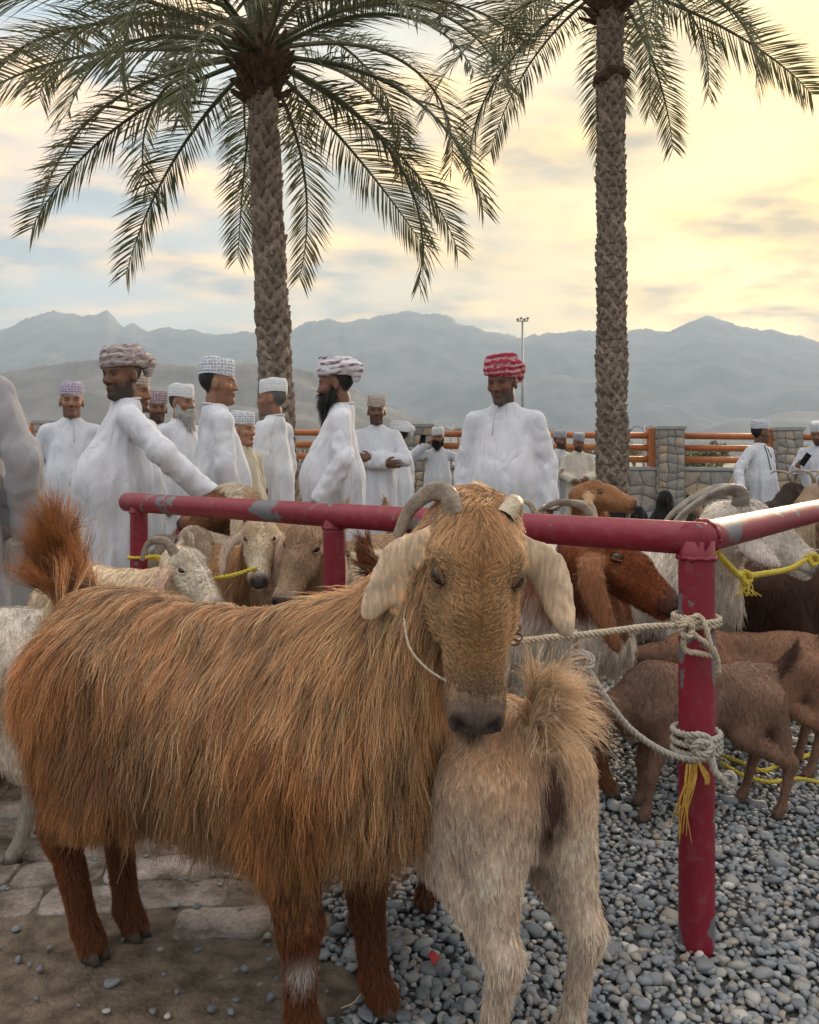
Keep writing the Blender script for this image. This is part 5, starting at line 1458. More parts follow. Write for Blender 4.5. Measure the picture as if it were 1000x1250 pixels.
ARM_DOWN = lambda sd: ((-0.01, sd * 0.212, 1.10), (0.04, sd * 0.215, 0.86))
def person(label, loc, yaw, ht=1.72, head_yaw=0.0, head_pitch=0.0, arms=None, belly=0.0, wide=1.0, skin=(0.23, 0.115, 0.065), hair=(0.012, 0.010, 0.009), hat=None, robe=None,
           beard=None, stubble=0.0, h=0.0065, rh=0.0125, group='people at the goat market', z0=0.0, name='person', seed=0, curls=(0.5, 0.5), tassel=None, trim=None, cat='person', seated=False):
    sc = ht / 1.72
    if loc[1] > 5.5: rh = 0.017; h = max(h, 0.009)
    h = max(h, 0.0073)
    root = empty(name, (loc[0], loc[1], z0), yaw, sc)
    tag(root, label, cat, group)
    arms = arms or {}
    A = {sd: tuple(np.array(q, float) for q in (arms.get(sd) or ARM_DOWN(sd))) for sd in (1, -1)}
    sh = {sd: np.array([-0.01, sd * 0.168 * wide, 1.352]) for sd in (1, -1)}
    pts = [q for sd in (1, -1) for q in A[sd]]
    lo = np.minimum(np.min(pts, 0) - 0.14, [-0.17, -0.27 * wide, 0]); hi = np.maximum(np.max(pts, 0) + 0.14, [0.2, 0.27 * wide, 0])
    zc_ = min(1.02, min(A[sd][1][2] for sd in (1, -1)) - 0.22)
    zs = np.concatenate([np.arange(0.0, zc_, 0.03), np.arange(zc_, 1.40, h * 1.25), np.arange(1.40, 1.76, h)])
    fd = Field(np.arange(lo[0], hi[0], h), np.arange(lo[1], hi[1], h), zs); fd.h = h
    Rh = rotz(head_yaw) @ roty(head_pitch)
    piv = np.array([-0.02, 0, 1.46])
    def hp(x, y, z): return piv + Rh @ (np.array([x, y, z - 0.016]) - piv)
    # body
    fd.ell((0, 0, 1.22), (0.095, 0.135 * wide, 0.17), None, 0.04, 0); fd.ell((belly * 0.4, 0, 1.00), (0.10 + belly * .4, 0.13 * wide, 0.16), None, 0.05, 0)
    for sd in (1, -1): fd.cone((-0.015, 0, 1.40), sh[sd] - (0, sd * 0.07, 0.03), 0.036, 0.032, 0.03, 0)
    for sd in (1, -1):
        fd.cone((0, sd * 0.085, 0.92), (0.01, sd * 0.09, 0.50), 0.085, 0.055, 0.04, 0); fd.cone((0.01, sd * 0.09, 0.50), (-0.01, sd * 0.09, 0.07), 0.052, 0.04, 0.03, 0)
        fd.cone((-0.03, sd * 0.092, 0.045), (0.15, sd * 0.11, 0.032), 0.045, 0.04, 0.02, 0)
        el, wr = A[sd]
        fd.cone(sh[sd] - (0, sd * 0.03, 0.03), el, 0.034, 0.033, 0.03, 0); fd.cone(el, wr, 0.033, 0.026, 0.02, 0)
        d = unit(wr - el); nrm = np.array([0, -sd, 0.0]); nrm = unit(nrm - d * (nrm @ d)); th = np.cross(nrm, d) * sd
        if th @ np.array([1, 0, 0.3]) < 0: th = -th
        hand(fd, wr, d, th, nrm, curls[0 if sd == 1 else 1])
    fd.cone((-0.02, 0, 1.39), hp(-0.012, 0, 1.50), 0.054, 0.056, 0.03, 2)
    # head
    fd.ell(hp(-0.012, 0, 1.625), (0.098, 0.077, 0.092), Rh, 0.02, 3)
    fd.ell(hp(0.022, 0, 1.570), (0.070, 0.060, 0.092), Rh, 0.03, 3)
    fd.cone(hp(0.000, 0, 1.520), hp(0.058, 0, 1.496), 0.052, 0.030, 0.03, 3)
    fd.ell(hp(0.076, 0, 1.488), (0.021, 0.024, 0.018), Rh, 0.02, 3)                               # chin
    fd.ell(hp(0.074, 0, 1.617), (0.022, 0.052, 0.013), Rh, 0.018, 3)                              # brow
    fd.cone(hp(0.086, 0, 1.603), hp(0.108, 0, 1.563), 0.0085, 0.0125, 0.012, 3)                   # nose
    for sd in (1, -1):
        fd.ell(hp(0.098, sd * 0.0125, 1.558), (0.013, 0.010, 0.009), Rh, 0.006, 3)
        fd.ell(hp(0.060, sd * 0.044, 1.568), (0.024, 0.020, 0.020), Rh, 0.02, 3)                  # cheek
        fd.ell(hp(0.092, sd * 0.033, 1.597), (0.018, 0.018, 0.011), Rh, 0.008, None, sub=True)
        fd.ell(hp(0.075, sd * 0.033, 1.596), (0.0125, 0.014, 0.0125), Rh, 0.002, 4)               # closed-in eyeball under lids
        fd.ell(hp(-0.004, sd * 0.079, 1.582), (0.020, 0.009, 0.034), Rh, 0.006, 3)                # ear
        fd.ell(hp(0.004, sd * 0.088, 1.586), (0.008, 0.005, 0.016), Rh, 0.003, None, sub=True)
    fd.ell(hp(0.0885, 0, 1.5335), (0.014, 0.025, 0.0065), Rh, 0.006, 5); fd.ell(hp(0.0875, 0, 1.520), (0.014, 0.022, 0.0075), Rh, 0.006, 5)
    fd.cone(hp(0.106, -0.020, 1.527), hp(0.106, 0.020, 1.527), 0.0022, 0.0022, 0.003, None, sub=True)
    V, Q = fd.mesh()
    q = (V - piv) @ Rh + piv + np.array([0, 0, 0.016])
    skin = np.array(skin); hair = np.array(hair)
    c = np.tile(skin, (len(V), 1)) * (1 + 0.10 * vnoise(V, 30, seed))[:, None]
    hd = q[:, 2] > 1.46
    cheek = np.exp(-(((np.abs(q[:, 1]) - 0.045) / 0.02) ** 2 + ((q[:, 2] - 1.565) / 0.025) ** 2)) * (q[:, 0] > 0.04)
    c *= 1 + cheek[:, None] * np.array([0.25, 0.12, 0.1])
    lips = np.exp(-((q[:, 1] / 0.022) ** 4 + ((q[:, 2] - 1.527) / 0.013) ** 4)) * (q[:, 0] > 0.083)
    c = c * (1 - lips[:, None]) + skin * np.array([0.85, 0.62, 0.62]) * lips[:, None]
    brow = np.exp(-(((np.abs(q[:, 1]) - 0.034) / 0.020) ** 4 + ((q[:, 2] - 1.6175) / 0.0055) ** 4)) * (q[:, 0] > 0.06)
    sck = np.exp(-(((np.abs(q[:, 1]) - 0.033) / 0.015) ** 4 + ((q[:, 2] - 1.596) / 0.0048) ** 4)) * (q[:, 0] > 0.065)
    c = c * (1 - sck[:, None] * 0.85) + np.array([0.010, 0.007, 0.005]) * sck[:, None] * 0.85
    scalp = np.clip((-0.012 - q[:, 0] + 0.35 * (q[:, 2] - 1.60)) / 0.012, 0, 1) * (q[:, 2] > 1.535) * (np.abs(q[:, 1]) < 0.0795)
    hmask = np.maximum(brow * 0.8, scalp)
    if stubble:
        bl = np.clip((1.556 - q[:, 2] - 0.35 * np.maximum(0.055 - q[:, 0], 0) * -1) / 0.012, 0, 1) * (q[:, 2] > 1.455) * (q[:, 0] > -0.005) * (1 - lips)
        bl *= np.where((q[:, 2] > 1.534) & (np.abs(q[:, 1]) > 0.036) & (q[:, 0] > 0.04), 0.25, 1)
        hmask = np.maximum(hmask, bl * stubble)
    c = c * (1 - hmask[:, None] * hd[:, None]) + hair * (hmask * hd)[:, None]
    obj('body', mesh_from('body', V, Q, True, c), tinted('skin', 0.55, 0.35, 140, 0.10, 0.12, 300, sss=0.08), root)
    # robe
    if robe is not None:
        lo2 = np.minimum(lo, [-0.34, -0.36, 0]) - 0.03; hi2 = np.maximum(hi, [0.36 + belly, 0.36, 0]) + 0.03
        rf = Field(np.arange(lo2[0], hi2[0], rh), np.arange(lo2[1], hi2[1], rh), np.arange(0.04, 1.52, rh)); rf.h = rh
        rf.ell((0.005, 0, 1.205), (0.118, 0.164 * wide, 0.215), None, 0.06, 0)
        rf.ell((0.012 + belly * 0.6, 0, 1.03), (0.128 + belly * 0.6, 0.168 * wide + belly * .12, 0.24), None, 0.08, 0)
        [rf.cone((-0.018, 0, 1.405), (-0.012, sd * 0.150 * wide, 1.358), 0.052, 0.054, 0.05, 0) for sd in (1, -1)]
        rf.cone((-0.018, 0, 1.38), (-0.016, 0, 1.455), 0.074, 0.064, 0.035, 0, cut=((0, 0, 1.448), (0, 0, 1)))
        rf.cone((0.01 + belly * 0.4, 0.03, 1.0), (0.01, 0.045, 0.12), 0.142 + belly * 0.3, 0.175, 0.08, 0, cut=((0, 0, 0.09), (0, 0, -1)))
        rf.cone((0.01 + belly * 0.4, -0.03, 1.0), (0.01, -0.045, 0.12), 0.142 + belly * 0.3, 0.175, 0.08, 0, cut=((0, 0, 0.09), (0, 0, -1)))
        for sd in (1, -1):
            el, wr = A[sd]; d = unit(wr - el)
            e2 = el + unit(el - (sh[sd] + wr) / 2) * 0.01
            rf.cone(sh[sd], e2, 0.062, 0.066, 0.016, 1); rf.cone(e2, wr + d * 0.05, 0.066, 0.064, 0.012, 1, cut=(wr + d * 0.012, d))
        Vr, Qr = rf.mesh()
        Vr = relax(Vr, Qr, 2, 0.5)
        an = np.arctan2(Vr[:, 1], Vr[:, 0])
        low = np.clip((1.02 - Vr[:, 2]) / 0.5, 0, 1)
        fold = np.abs(vnoise(Vr * np.array([1, 1, 0.14]), 15, seed + 1))
        sk = np.stack([Vr[:, 0] + Vr[:, 2] * 0.45 * np.sign(Vr[:, 1]), Vr[:, 1] + Vr[:, 2] * 0.5, Vr[:, 2] * 0.12], 1)
        fold2 = np.abs(vnoise(sk, 12, seed + 5))
        sleeve = np.zeros(len(Vr))
        for sd in (1, -1):
            el, wr = A[sd]
            for p1, p2 in ((sh[sd], el), (el, wr)):
                tt_ = np.clip(((Vr - p1) @ (p2 - p1)) / ((p2 - p1) @ (p2 - p1)), 0, 1); sleeve = np.maximum(sleeve, np.clip((0.085 - np.linalg.norm(Vr - p1 - tt_[:, None] * (p2 - p1), axis=1)) / 0.015, 0, 1))
        amp = -0.020 * np.clip(1 - fold * 2.0, 0, 1) * (0.50 + 0.7 * low) * (1 - sleeve) - 0.009 * np.clip(1 - fold2 * 2.2, 0, 1) * (1 - 0.6 * low) * (0.5 + 0.5 * sleeve)
        up_ = np.clip((1.30 - Vr[:, 2]) / 0.55, 0, 1); nz = vnoise(Vr * np.array([1, 1, 0.35]), 4, seed)
        amp += (0.014 * up_ * np.sin(an * 8 + 2.6 * nz + 1.2 * Vr[:, 2]) + 0.008 * up_ * np.sin(an * 15 + 3.5 * vnoise(Vr, 3, seed + 3) + 2.0 * Vr[:, 2])) * (1 - sleeve)
        lenp = np.zeros(len(Vr))
        for sd in (1, -1):
            el, wr = A[sd]; lenp = np.where(np.sign(Vr[:, 1]) == sd, np.linalg.norm(Vr - el, axis=1), lenp)
        amp += 0.0055 * sleeve * np.sin(lenp * 85 + 3 * vnoise(Vr, 14, seed + 6)) * np.exp(-(lenp / 0.13) ** 2)        # creases at the bend of the arm
        top = np.clip((1.43 - Vr[:, 2]) / 0.14, 0, 1)
        Vr = displaced(Vr, Qr, amp * top)
        ro = obj('robe', mesh_from('robe', Vr, Qr), robe, root)
        a = np.linspace(0, 2 * np.pi, 25)
        cw = np.stack([-0.017 + 0.068 * np.cos(a), 0.065 * np.sin(a), 1.447 + 0 * a - 0.012 * np.cos(a)], -1)
        Vc, Fc = tube(cw, 0.0065, 6); obj('collar', mesh_from('collar', Vc, Fc), robe, ro)
        if tassel is not None:
            x0 = 0.13
            ps = catmull([(0.055, tassel * 0.02, 1.455), (0.095, tassel * 0.035, 1.42), (0.140, tassel * 0.045, 1.34), (0.155, tassel * 0.05, 1.27)], 6)
            Vc, Fc = tube(ps, 0.0045, 6); obj('tassel', mesh_from('tassel', Vc, Fc), plain('tassel_thread', (0.42, 0.43, 0.5), 0.9), ro)
        if trim is not None:
            mb = MB()
            fr = Vr[(Vr[:, 0] > 0)]
            for y0, z1, z2 in ((0.0, 1.43, 1.14), (0.055, 1.40, 1.28)):
                ps = []
                for z in np.linspace(z1, z2, 9):
                    k = np.argmin((fr[:, 1] - y0) ** 2 + (fr[:, 2] - z) ** 2 - fr[:, 0] * 0.002); ps.append((fr[k, 0] + 0.004, y0, z))
                mb.tube(ps, 0.006, 6)
            mb.build('placket', plain('placket_dark', trim, 0.85), ro)
    # headwear
    if hat:
        if hat['kind'] == 'cap':
            n = 32; a = np.linspace(0, 2 * np.pi, n, endpoint=False)
            prof = [(1.02, 1.640), (1.035, 1.655), (1.03, 1.690), (0.99, 1.722), (0.93, 1.735), (0.70, 1.741), (0.35, 1.738)]
            R_ = []
            for r_, z in prof:
                wob = 1 + 0.015 * np.sin(a * 5 + z * 60 + seed)
                R_.append(np.stack([-0.010 + 0.101 * r_ * np.cos(a) * wob, 0.083 * r_ * np.sin(a) * wob, np.full(n, z) + 0.004 * np.sin(a * 3 + seed)], -1))
            Vh = np.concatenate(R_ + [np.array([[-0.01, 0, 1.736]])]); m = len(prof)
            F = [(i * n + j, i * n + (j + 1) % n, (i + 1) * n + (j + 1) % n, (i + 1) * n + j) for i in range(m - 1) for j in range(n)] + [(m * n, (m - 1) * n + j, (m - 1) * n + (j + 1) % n) for j in range(n)]
            tl = rotz(0) @ roty(hat.get('tilt', 0.06))
            Vh = (Vh - [0, 0, 1.64]) @ tl.T + [0, 0, 1.64]
            o = obj('cap', mesh_from('cap', Vh - np.array([-0.01, 0, 1.64]), F), hat['mat'], root)
            o.location = hp(-0.01, 0, 1.64); o.rotation_euler = Matrix([list(r) for r in Rh]).to_euler()
        else:
            tf = Field.uniform((-0.19, -0.17, 1.55), (0.17, 0.17, 1.80), 0.0055)
            rr = np.random.default_rng(seed + 40)
            tf.ell((-0.012, 0, 1.675), (0.108, 0.092, 0.075), None, 0.02, 0)
            for i in range(9):
                tx, ty = rr.uniform(-0.32, 0.32), rr.uniform(-0.10, 0.34); z = 1.640 + 0.011 * i; r_ = 1 - 0.035 * max(i - 3, 0)
                aa = np.linspace(0, 2 * np.pi, 15)
                ring = np.stack([-0.012 + 0.105 * r_ * np.cos(aa), 0.089 * r_ * np.sin(aa), z + 0.085 * r_ * np.sin(aa) * tx * 0.6 + 0.1 * r_ * np.cos(aa) * ty * 0.5], -1)
                for j in range(14): tf.cone(ring[j], ring[j + 1], 0.0155, 0.0155, 0.005, 0)
            if hat.get('flap'):
                sd = hat['flap']
                for p1, p2, r1, r2 in (((-0.10, sd * 0.03, 1.69), (-0.135, sd * 0.05, 1.655), 0.04, 0.042), ((-0.135, sd * 0.05, 1.655), (-0.125, sd * 0.055, 1.60), 0.036, 0.026), ((-0.06, sd * 0.08, 1.68), (-0.12, sd * 0.05, 1.66), 0.03, 0.036)):
                    tf.cone(p1, p2, r1, r2, 0.012, 0)
            Vt, Qt = tf.mesh()
            Vt = displaced(Vt, Qt, -0.004 * np.clip(1 - np.abs(vnoise(Vt * np.array([1, 1, 2.2]), 30, seed)) * 3, 0, 1))
            o = obj('turban', mesh_from('turban', Vt - np.array([-0.01, 0, 1.64]), Qt), hat['mat'], root)
            o.location = hp(-0.01, 0, 1.64); o.rotation_euler = Matrix([list(r) for r in Rh]).to_euler()
    if beard:
        bf = Field.uniform((-0.06, -0.11, 1.28), (0.18, 0.11, 1.60), 0.006)
        bl = beard['len']
        for sd in (1, -1):
            bf.cone((0.010, sd * 0.064, 1.575), (0.030, sd * 0.058, 1.515), 0.012, 0.020, 0.02, 0)
            bf.cone((0.030, sd * 0.056, 1.515), (0.075, sd * 0.022, 1.485), 0.022, 0.026, 0.02, 0)
            bf.cone((0.104, sd * 0.006, 1.543), (0.090, sd * 0.034, 1.532), 0.0075, 0.006, 0.01, 0)
        bf.cone((0.070, 0, 1.492), (0.085, 0, 1.49 - bl), 0.040, 0.026, 0.03, 0)
        Vb, Qb = bf.mesh()
        Vb = displaced(Vb, Qb, 0.004 * vnoise(Vb, 70, seed))
        o = obj('beard', mesh_from('beard', Vb, Qb, True, np.tile(np.array(beard['col']) * 0.8, (len(Vb), 1))), tinted('beard_skin', 0.9, 0.1, 200, 0.3), root)
        R4 = Matrix([list(r) for r in Rh]).to_4x4()
        o.matrix_local = Matrix.Translation(piv) @ R4 @ Matrix.Translation(-piv - np.array([0, 0, 0.016]))
        col = np.array(beard['col'])
        def reg(p, nr, ids):
            m = len(p)
            return (np.array([0.25, 0, -1.0]) * np.ones((m, 1)), np.full(m, 0.022 + bl * 0.25), np.full(m, 0.3), np.full(m, 0.45), col * rng.uniform(0.6, 1.6, (m, 1)), np.ones(m))
        fur(bf, Vb, Qb, beard.get('n', 2500), 500, reg, o, hair_mat(), 4, 'whiskers', 0.0005, 0.4)
    return root

WHITE = cloth_mat('white_cotton', (0.565, 0.58, 0.625), (0.62, 0.635, 0.68))
CREAM = cloth_mat('cream_cotton', (0.60, 0.55, 0.45), (0.68, 0.62, 0.52))
BEIGE = cloth_mat('beige_cotton', (0.42, 0.37, 0.28), (0.50, 0.44, 0.34))
GREY = cloth_mat('grey_cotton', (0.27, 0.26, 0.28), (0.33, 0.32, 0.34))
CAP_BLUE = cap_mat('cap_white_blue', (0.66, 0.67, 0.70), (0.20, 0.24, 0.34))
CAP_PALE = cap_mat('cap_white_pale', (0.70, 0.71, 0.72), (0.45, 0.50, 0.52))
CAP_PURPLE = cap_mat('cap_purple', (0.52, 0.48, 0.56), (0.20, 0.13, 0.26))
CAP_MAROON = cap_mat('cap_maroon', (0.40, 0.33, 0.36), (0.12, 0.05, 0.08))
CAP_TAN = cap_mat('cap_tan', (0.50, 0.44, 0.38), (0.24, 0.16, 0.12))
CAP_GREY = cap_mat('cap_grey', (0.48, 0.50, 0.53), (0.15, 0.17, 0.20))
TUR_MULTI = turban_mat('turban_multicolour', [(0.10, 0.09, 0.16), (0.22, 0.18, 0.24), (0.40, 0.37, 0.36), (0.20, 0.11, 0.12), (0.45, 0.42, 0.38)])
TUR_PURPLE = turban_mat('turban_purple_white', [(0.10, 0.05, 0.08), (0.30, 0.24, 0.30), (0.60, 0.58, 0.60), (0.62, 0.60, 0.62)], 20)
TUR_RED = turban_mat('turban_red', [(0.24, 0.02, 0.045), (0.34, 0.04, 0.07), (0.30, 0.03, 0.06), (0.50, 0.28, 0.28)], 44)
TUR_WHITE = turban_mat('turban_white', [(0.60, 0.62, 0.68), (0.70, 0.71, 0.74), (0.66, 0.67, 0.72)], 20)
D = math.radians
def at(px, Y): return ((px - 500) / FOC * Y, Y)

person('man in plain grey robe seen from behind at left edge', at(-62, 2.8), D(88), 1.74, robe=GREY, hat=dict(kind='cap', mat=CAP_PALE), h=0.009, seed=1,
       arms={-1: ((-0.02, -0.26, 1.12), (0.06, -0.25, 0.88))})
person('man in white robe and multicoloured turban reaching back to the red rail', at(150, 4.15), D(205), 1.71, D(38), D(6), robe=WHITE, belly=0.075, wide=1.1, seed=2,
       hat=dict(kind='turban', mat=TUR_MULTI, flap=1), stubble=0.85, hair=(0.03, 0.027, 0.026), skin=(0.15, 0.072, 0.042),
       arms={1: ((-0.16, 0.30, 1.17), (-0.37, 0.33, 0.97))})
person('man in white robe and purple embroidered cap facing camera near left edge', at(87, 6.0), D(-78), 1.70, D(10), robe=WHITE, seed=3, hat=dict(kind='cap', mat=CAP_PURPLE), stubble=0.4,
       skin=(0.26, 0.135, 0.08), arms={1: ((-0.06, 0.25, 1.12), (-0.12, 0.10, 0.95)), -1: ((-0.06, -0.25, 1.12), (-0.12, -0.10, 0.95))}, tassel=1)
person('man in white robe mostly hidden behind the multicoloured turban', at(165, 5.2), D(-15), 1.70, robe=WHITE, seed=4, hat=dict(kind='cap', mat=CAP_TAN), h=0.008, stubble=0.5)
person('man in dark patterned cap behind the white-bearded man', at(191, 6.9), D(-80), 1.70, D(15), robe=WHITE, seed=5, hat=dict(kind='cap', mat=CAP_MAROON), h=0.008, stubble=0.8, skin=(0.15, 0.075, 0.045))
person('white-bearded man in white robe and white cap', at(222, 6.2), D(-35), 1.70, D(8), robe=WHITE, seed=6, hat=dict(kind='cap', mat=CAP_PALE), beard=dict(len=0.09, col=(0.55, 0.54, 0.53)), skin=(0.24, 0.12, 0.075))
person('tall man in white robe and blue-banded white cap facing right', at(266, 4.75), D(28), 1.72, D(-24), robe=WHITE, seed=7, hat=dict(kind='cap', mat=CAP_BLUE), skin=(0.28, 0.14, 0.085), stubble=0.25, belly=0.02)
person('boy in beige robe and white cap between two men', at(297, 5.4), D(-25), 1.45, D(-5), robe=BEIGE, seed=8, hat=dict(kind='cap', mat=CAP_BLUE), h=0.008, skin=(0.32, 0.17, 0.105))
person('man in white robe and plain white cap facing left before the palm', at(333, 6.0), D(160), 1.72, D(18), robe=WHITE, seed=9, hat=dict(kind='cap', mat=CAP_PALE), stubble=0.55, hair=(0.10, 0.095, 0.09), skin=(0.26, 0.13, 0.08))
person('black-bearded man in white robe and purple white turban facing left', at(414, 4.8), D(184), 1.73, D(-6), D(8), robe=WHITE, belly=0.06, wide=1.12, seed=10,
       hat=dict(kind='turban', mat=TUR_PURPLE, flap=1), beard=dict(len=0.105, col=(0.018, 0.016, 0.016), n=3500), skin=(0.17, 0.085, 0.052),
       arms={1: ((-0.02, 0.27, 1.12), (0.10, 0.24, 0.90))})
person('man in white robe and tan cap standing with crossed arms', at(460, 7.5), D(-84), 1.71, D(-4), robe=WHITE, seed=11, hat=dict(kind='cap', mat=CAP_TAN), stubble=0.5, skin=(0.13, 0.065, 0.04), h=0.008,
       arms={1: ((0.10, 0.25, 1.13), (0.20, -0.06, 1.15)), -1: ((0.10, -0.25, 1.12), (0.22, 0.06, 1.10))}, curls=(0.3, 0.3))
person('man in white turban turned away beside the arm-crossing man', at(487, 8.6), D(150), 1.62, D(10), robe=WHITE, seed=12, hat=dict(kind='turban', mat=TUR_WHITE, flap=-1), h=0.009, z0=gz(8.6))
person('bearded man in white robe holding a phone to his ear', at(535, 11.0), D(-88), 1.70, D(-12), robe=WHITE, seed=13, hat=dict(kind='cap', mat=CAP_PALE), h=0.009, z0=gz(11), skin=(0.2, 0.1, 0.06),
       beard=dict(len=0.04, col=(0.015, 0.013, 0.012), n=600), arms={-1: ((0.10, -0.40, 1.30), (0.09, -0.16, 1.50)), 1: ((-0.05, 0.40, 1.22), (0.02, 0.36, 1.00))})
person('man in white robe and red checked turban facing camera', at(616, 4.62), D(-103), 1.72, D(-16), D(10), robe=WHITE, wide=1.02, belly=0.03, seed=14, hat=dict(kind='turban', mat=TUR_RED, flap=1),
       stubble=0.75, hair=(0.06, 0.055, 0.052), skin=(0.15, 0.068, 0.042), tassel=-1.0, arms={1: ((-0.02, 0.225, 1.11), (0.03, 0.245, 0.86)), -1: ((-0.02, -0.218, 1.11), (0.03, -0.235, 0.86))})
person('man in white robe with folded arms by the far palm trunk', at(684, 11.8), D(-55), 1.70, D(5), robe=WHITE, seed=15, hat=dict(kind='cap', mat=CAP_GREY), h=0.009, z0=gz(11.8), stubble=0.8,
       arms={1: ((0.10, 0.25, 1.13), (0.20, -0.06, 1.13)), -1: ((0.10, -0.25, 1.12), (0.22, 0.06, 1.08))})
person('man in cream robe and grey cap next to the far palm trunk', at(706, 11.6), D(-95), 1.66, D(10), D(8), robe=CREAM, seed=16, hat=dict(kind='cap', mat=CAP_GREY), h=0.009, z0=gz(11.6), stubble=0.8,
       arms={1: ((0.05, 0.24, 1.12), (0.20, 0.10, 1.05)), -1: ((0.05, -0.24, 1.12), (0.20, -0.10, 1.02))})
person('man in white robe half hidden behind the far palm trunk', at(736, 12.2), D(-90), 1.66, robe=WHITE, seed=17, hat=dict(kind='cap', mat=CAP_PALE), h=0.010, z0=gz(12.2))
person('man in white robe with dark green placket looking away to the right', at(928, 9.6), D(-62), 1.70, D(62), robe=WHITE, seed=18, hat=dict(kind='cap', mat=CAP_BLUE), h=0.008, z0=gz(9.6), trim=(0.02, 0.06, 0.05),
       stubble=0.4, skin=(0.17, 0.08, 0.05), arms={-1: ((-0.02, -0.33, 1.14), (0.06, -0.42, 0.90))})
person('man in white robe at right edge looking at a dark phone', at(1000, 9.4), D(-118), 1.68, D(-10), D(12), robe=WHITE, seed=19, hat=dict(kind='cap', mat=CAP_PALE), h=0.008, z0=gz(9.4), stubble=0.8,
       arms={-1: ((0.02, -0.26, 1.12), (0.18, -0.22, 1.20))}, curls=(0.5, 1.0))

# women in black, seated low behind the rail
BLACK = cloth_mat('black_cloth', (0.010, 0.010, 0.011), (0.016, 0.015, 0.016))
def seated_woman(label, px, Y, top, yaw, face=True):
    x, y = at(px, Y); z0 = gz(Y); zt = P(px, top, Y)[2] - z0
    root = empty('seated_person', (x, y, z0), yaw); tag(root, label, 'person', 'women in black sitting by the wall')
    f = Field.uniform((-0.40, -0.40, 0.0), (0.50, 0.40, zt + 0.06), 0.014)
    f.ell((0, 0, zt - 0.13), (0.105, 0.095, 0.13), None, 0.02, 0); f.cone((0, 0, zt - 0.2), (-0.02, 0, zt - 0.36), 0.10, 0.15, 0.08, 0)
    f.ell((-0.02, 0, zt - 0.52), (0.17, 0.23, 0.24), None, 0.10, 0); f.ell((0.06, 0, 0.16), (0.30, 0.30, 0.16), None, 0.12, 0)
    V, Q = f.mesh(); V = displaced(V, Q, -0.014 * np.clip(1 - np.abs(vnoise(V * np.array([1, 1, 0.4]), 12, px)) * 3, 0, 1))
    V[:, 2] = np.maximum(V[:, 2], 0.0)
    ab = obj('abaya', mesh_from('abaya', V, Q), BLACK, root)
    e = Field.uniform((0.02, -0.08, zt - 0.17), (0.13, 0.08, zt - 0.07), 0.005)
    e.ell((0.068, 0, zt - 0.125), (0.042, 0.050, 0.012), None, 0.004, 0)
    V, Q = e.mesh()
    c = np.tile(np.array([0.16, 0.08, 0.05]), (len(V), 1)); c[(np.abs(np.abs(V[:, 1]) - 0.03) < 0.013) & (np.abs(V[:, 2] - zt + 0.125) < 0.006)] = 0.006
    obj('face', mesh_from('face', V, Q, True, c), tinted('skin'), root)
seated_woman('woman in black veil sitting low in front of the stone wall', 812, 10.6, 597, D(-95))
seated_woman('woman in black sitting at the foot of the right palm', 753, 9.6, 599, D(-60))
seated_woman('person in black bent low beside the veiled woman', 780, 10.0, 617, D(-120))
# phones
for lab, (px, py, Y), ry in (('dark phone held at right edge man\'s hand', (983, 561, 9.15), 0.5), ('dark phone at the ear of the bearded man', (516, 537, 10.86), 0.1)):
    mb = MB(); mb.box((0, 0, 0), (0.075, 0.009, 0.15)); mb.box((0, -0.0055, 0), (0.068, 0.002, 0.14))
    tag(mb.build('phone', plain('phone_black', (0.01, 0.01, 0.012), 0.2), None, False, loc=P(px, py, Y), rot=(0.3, ry, 0.3)), lab, 'phone')
# ------------------------------------------------------------------ ropes and small things
def rope_mat(name, c1, c2):
    def b(nt, s):
        co = objco(nt); n = noise_node(nt, 120, 4, co)
        r = ramp_node(nt, n.outputs[0], [(0.3, c1), (0.7, c2)]); lk(nt, r.outputs[0], s.inputs['Base Color']); s.inputs['Roughness'].default_value = 0.95; s.inputs['Specular IOR Level'].default_value = 0.1
        bump(nt, s, noise_node(nt, 500, 3, co).outputs[0], 0.5, 0.002)
    return node_mat(name, b)
ROPE = rope_mat('natural_rope', (0.34, 0.28, 0.20), (0.56, 0.48, 0.37)); YELLOW = rope_mat('yellow_rope', (0.52, 0.40, 0.05), (0.72, 0.58, 0.12)); TWINE = rope_mat('yellow_twine', (0.45, 0.27, 0.05), (0.65, 0.42, 0.10))
ROPE_DARK = rope_mat('braided_dark_rope', (0.10, 0.05, 0.04), (0.45, 0.40, 0.36)); ROPE_GREY = rope_mat('grey_rope', (0.30, 0.28, 0.25), (0.48, 0.45, 0.40))
def strands(mb, pts, r, turns_per_m=55, n=3, sub=10):
    """a laid rope: n strands twisted round the path"""
    C = catmull(pts, sub); seg = np.linalg.norm(np.diff(C, axis=0), axis=1); s = np.concatenate([[0], np.cumsum(seg)])
    m = max(12, int(s[-1] * turns_per_m * 5)); q = np.linspace(0, s[-1], m); C = np.stack([np.interp(q, s, C[:, k]) for k in range(3)], -1)
    T, N, B = frames(C); ph = q * turns_per_m * 2 * np.pi / 2.2
    for k in range(n):
        a = ph + k * 2 * np.pi / n
        mb.tube(C + (np.cos(a)[:, None] * N + np.sin(a)[:, None] * B) * r * 0.52, r * 0.56, 5)
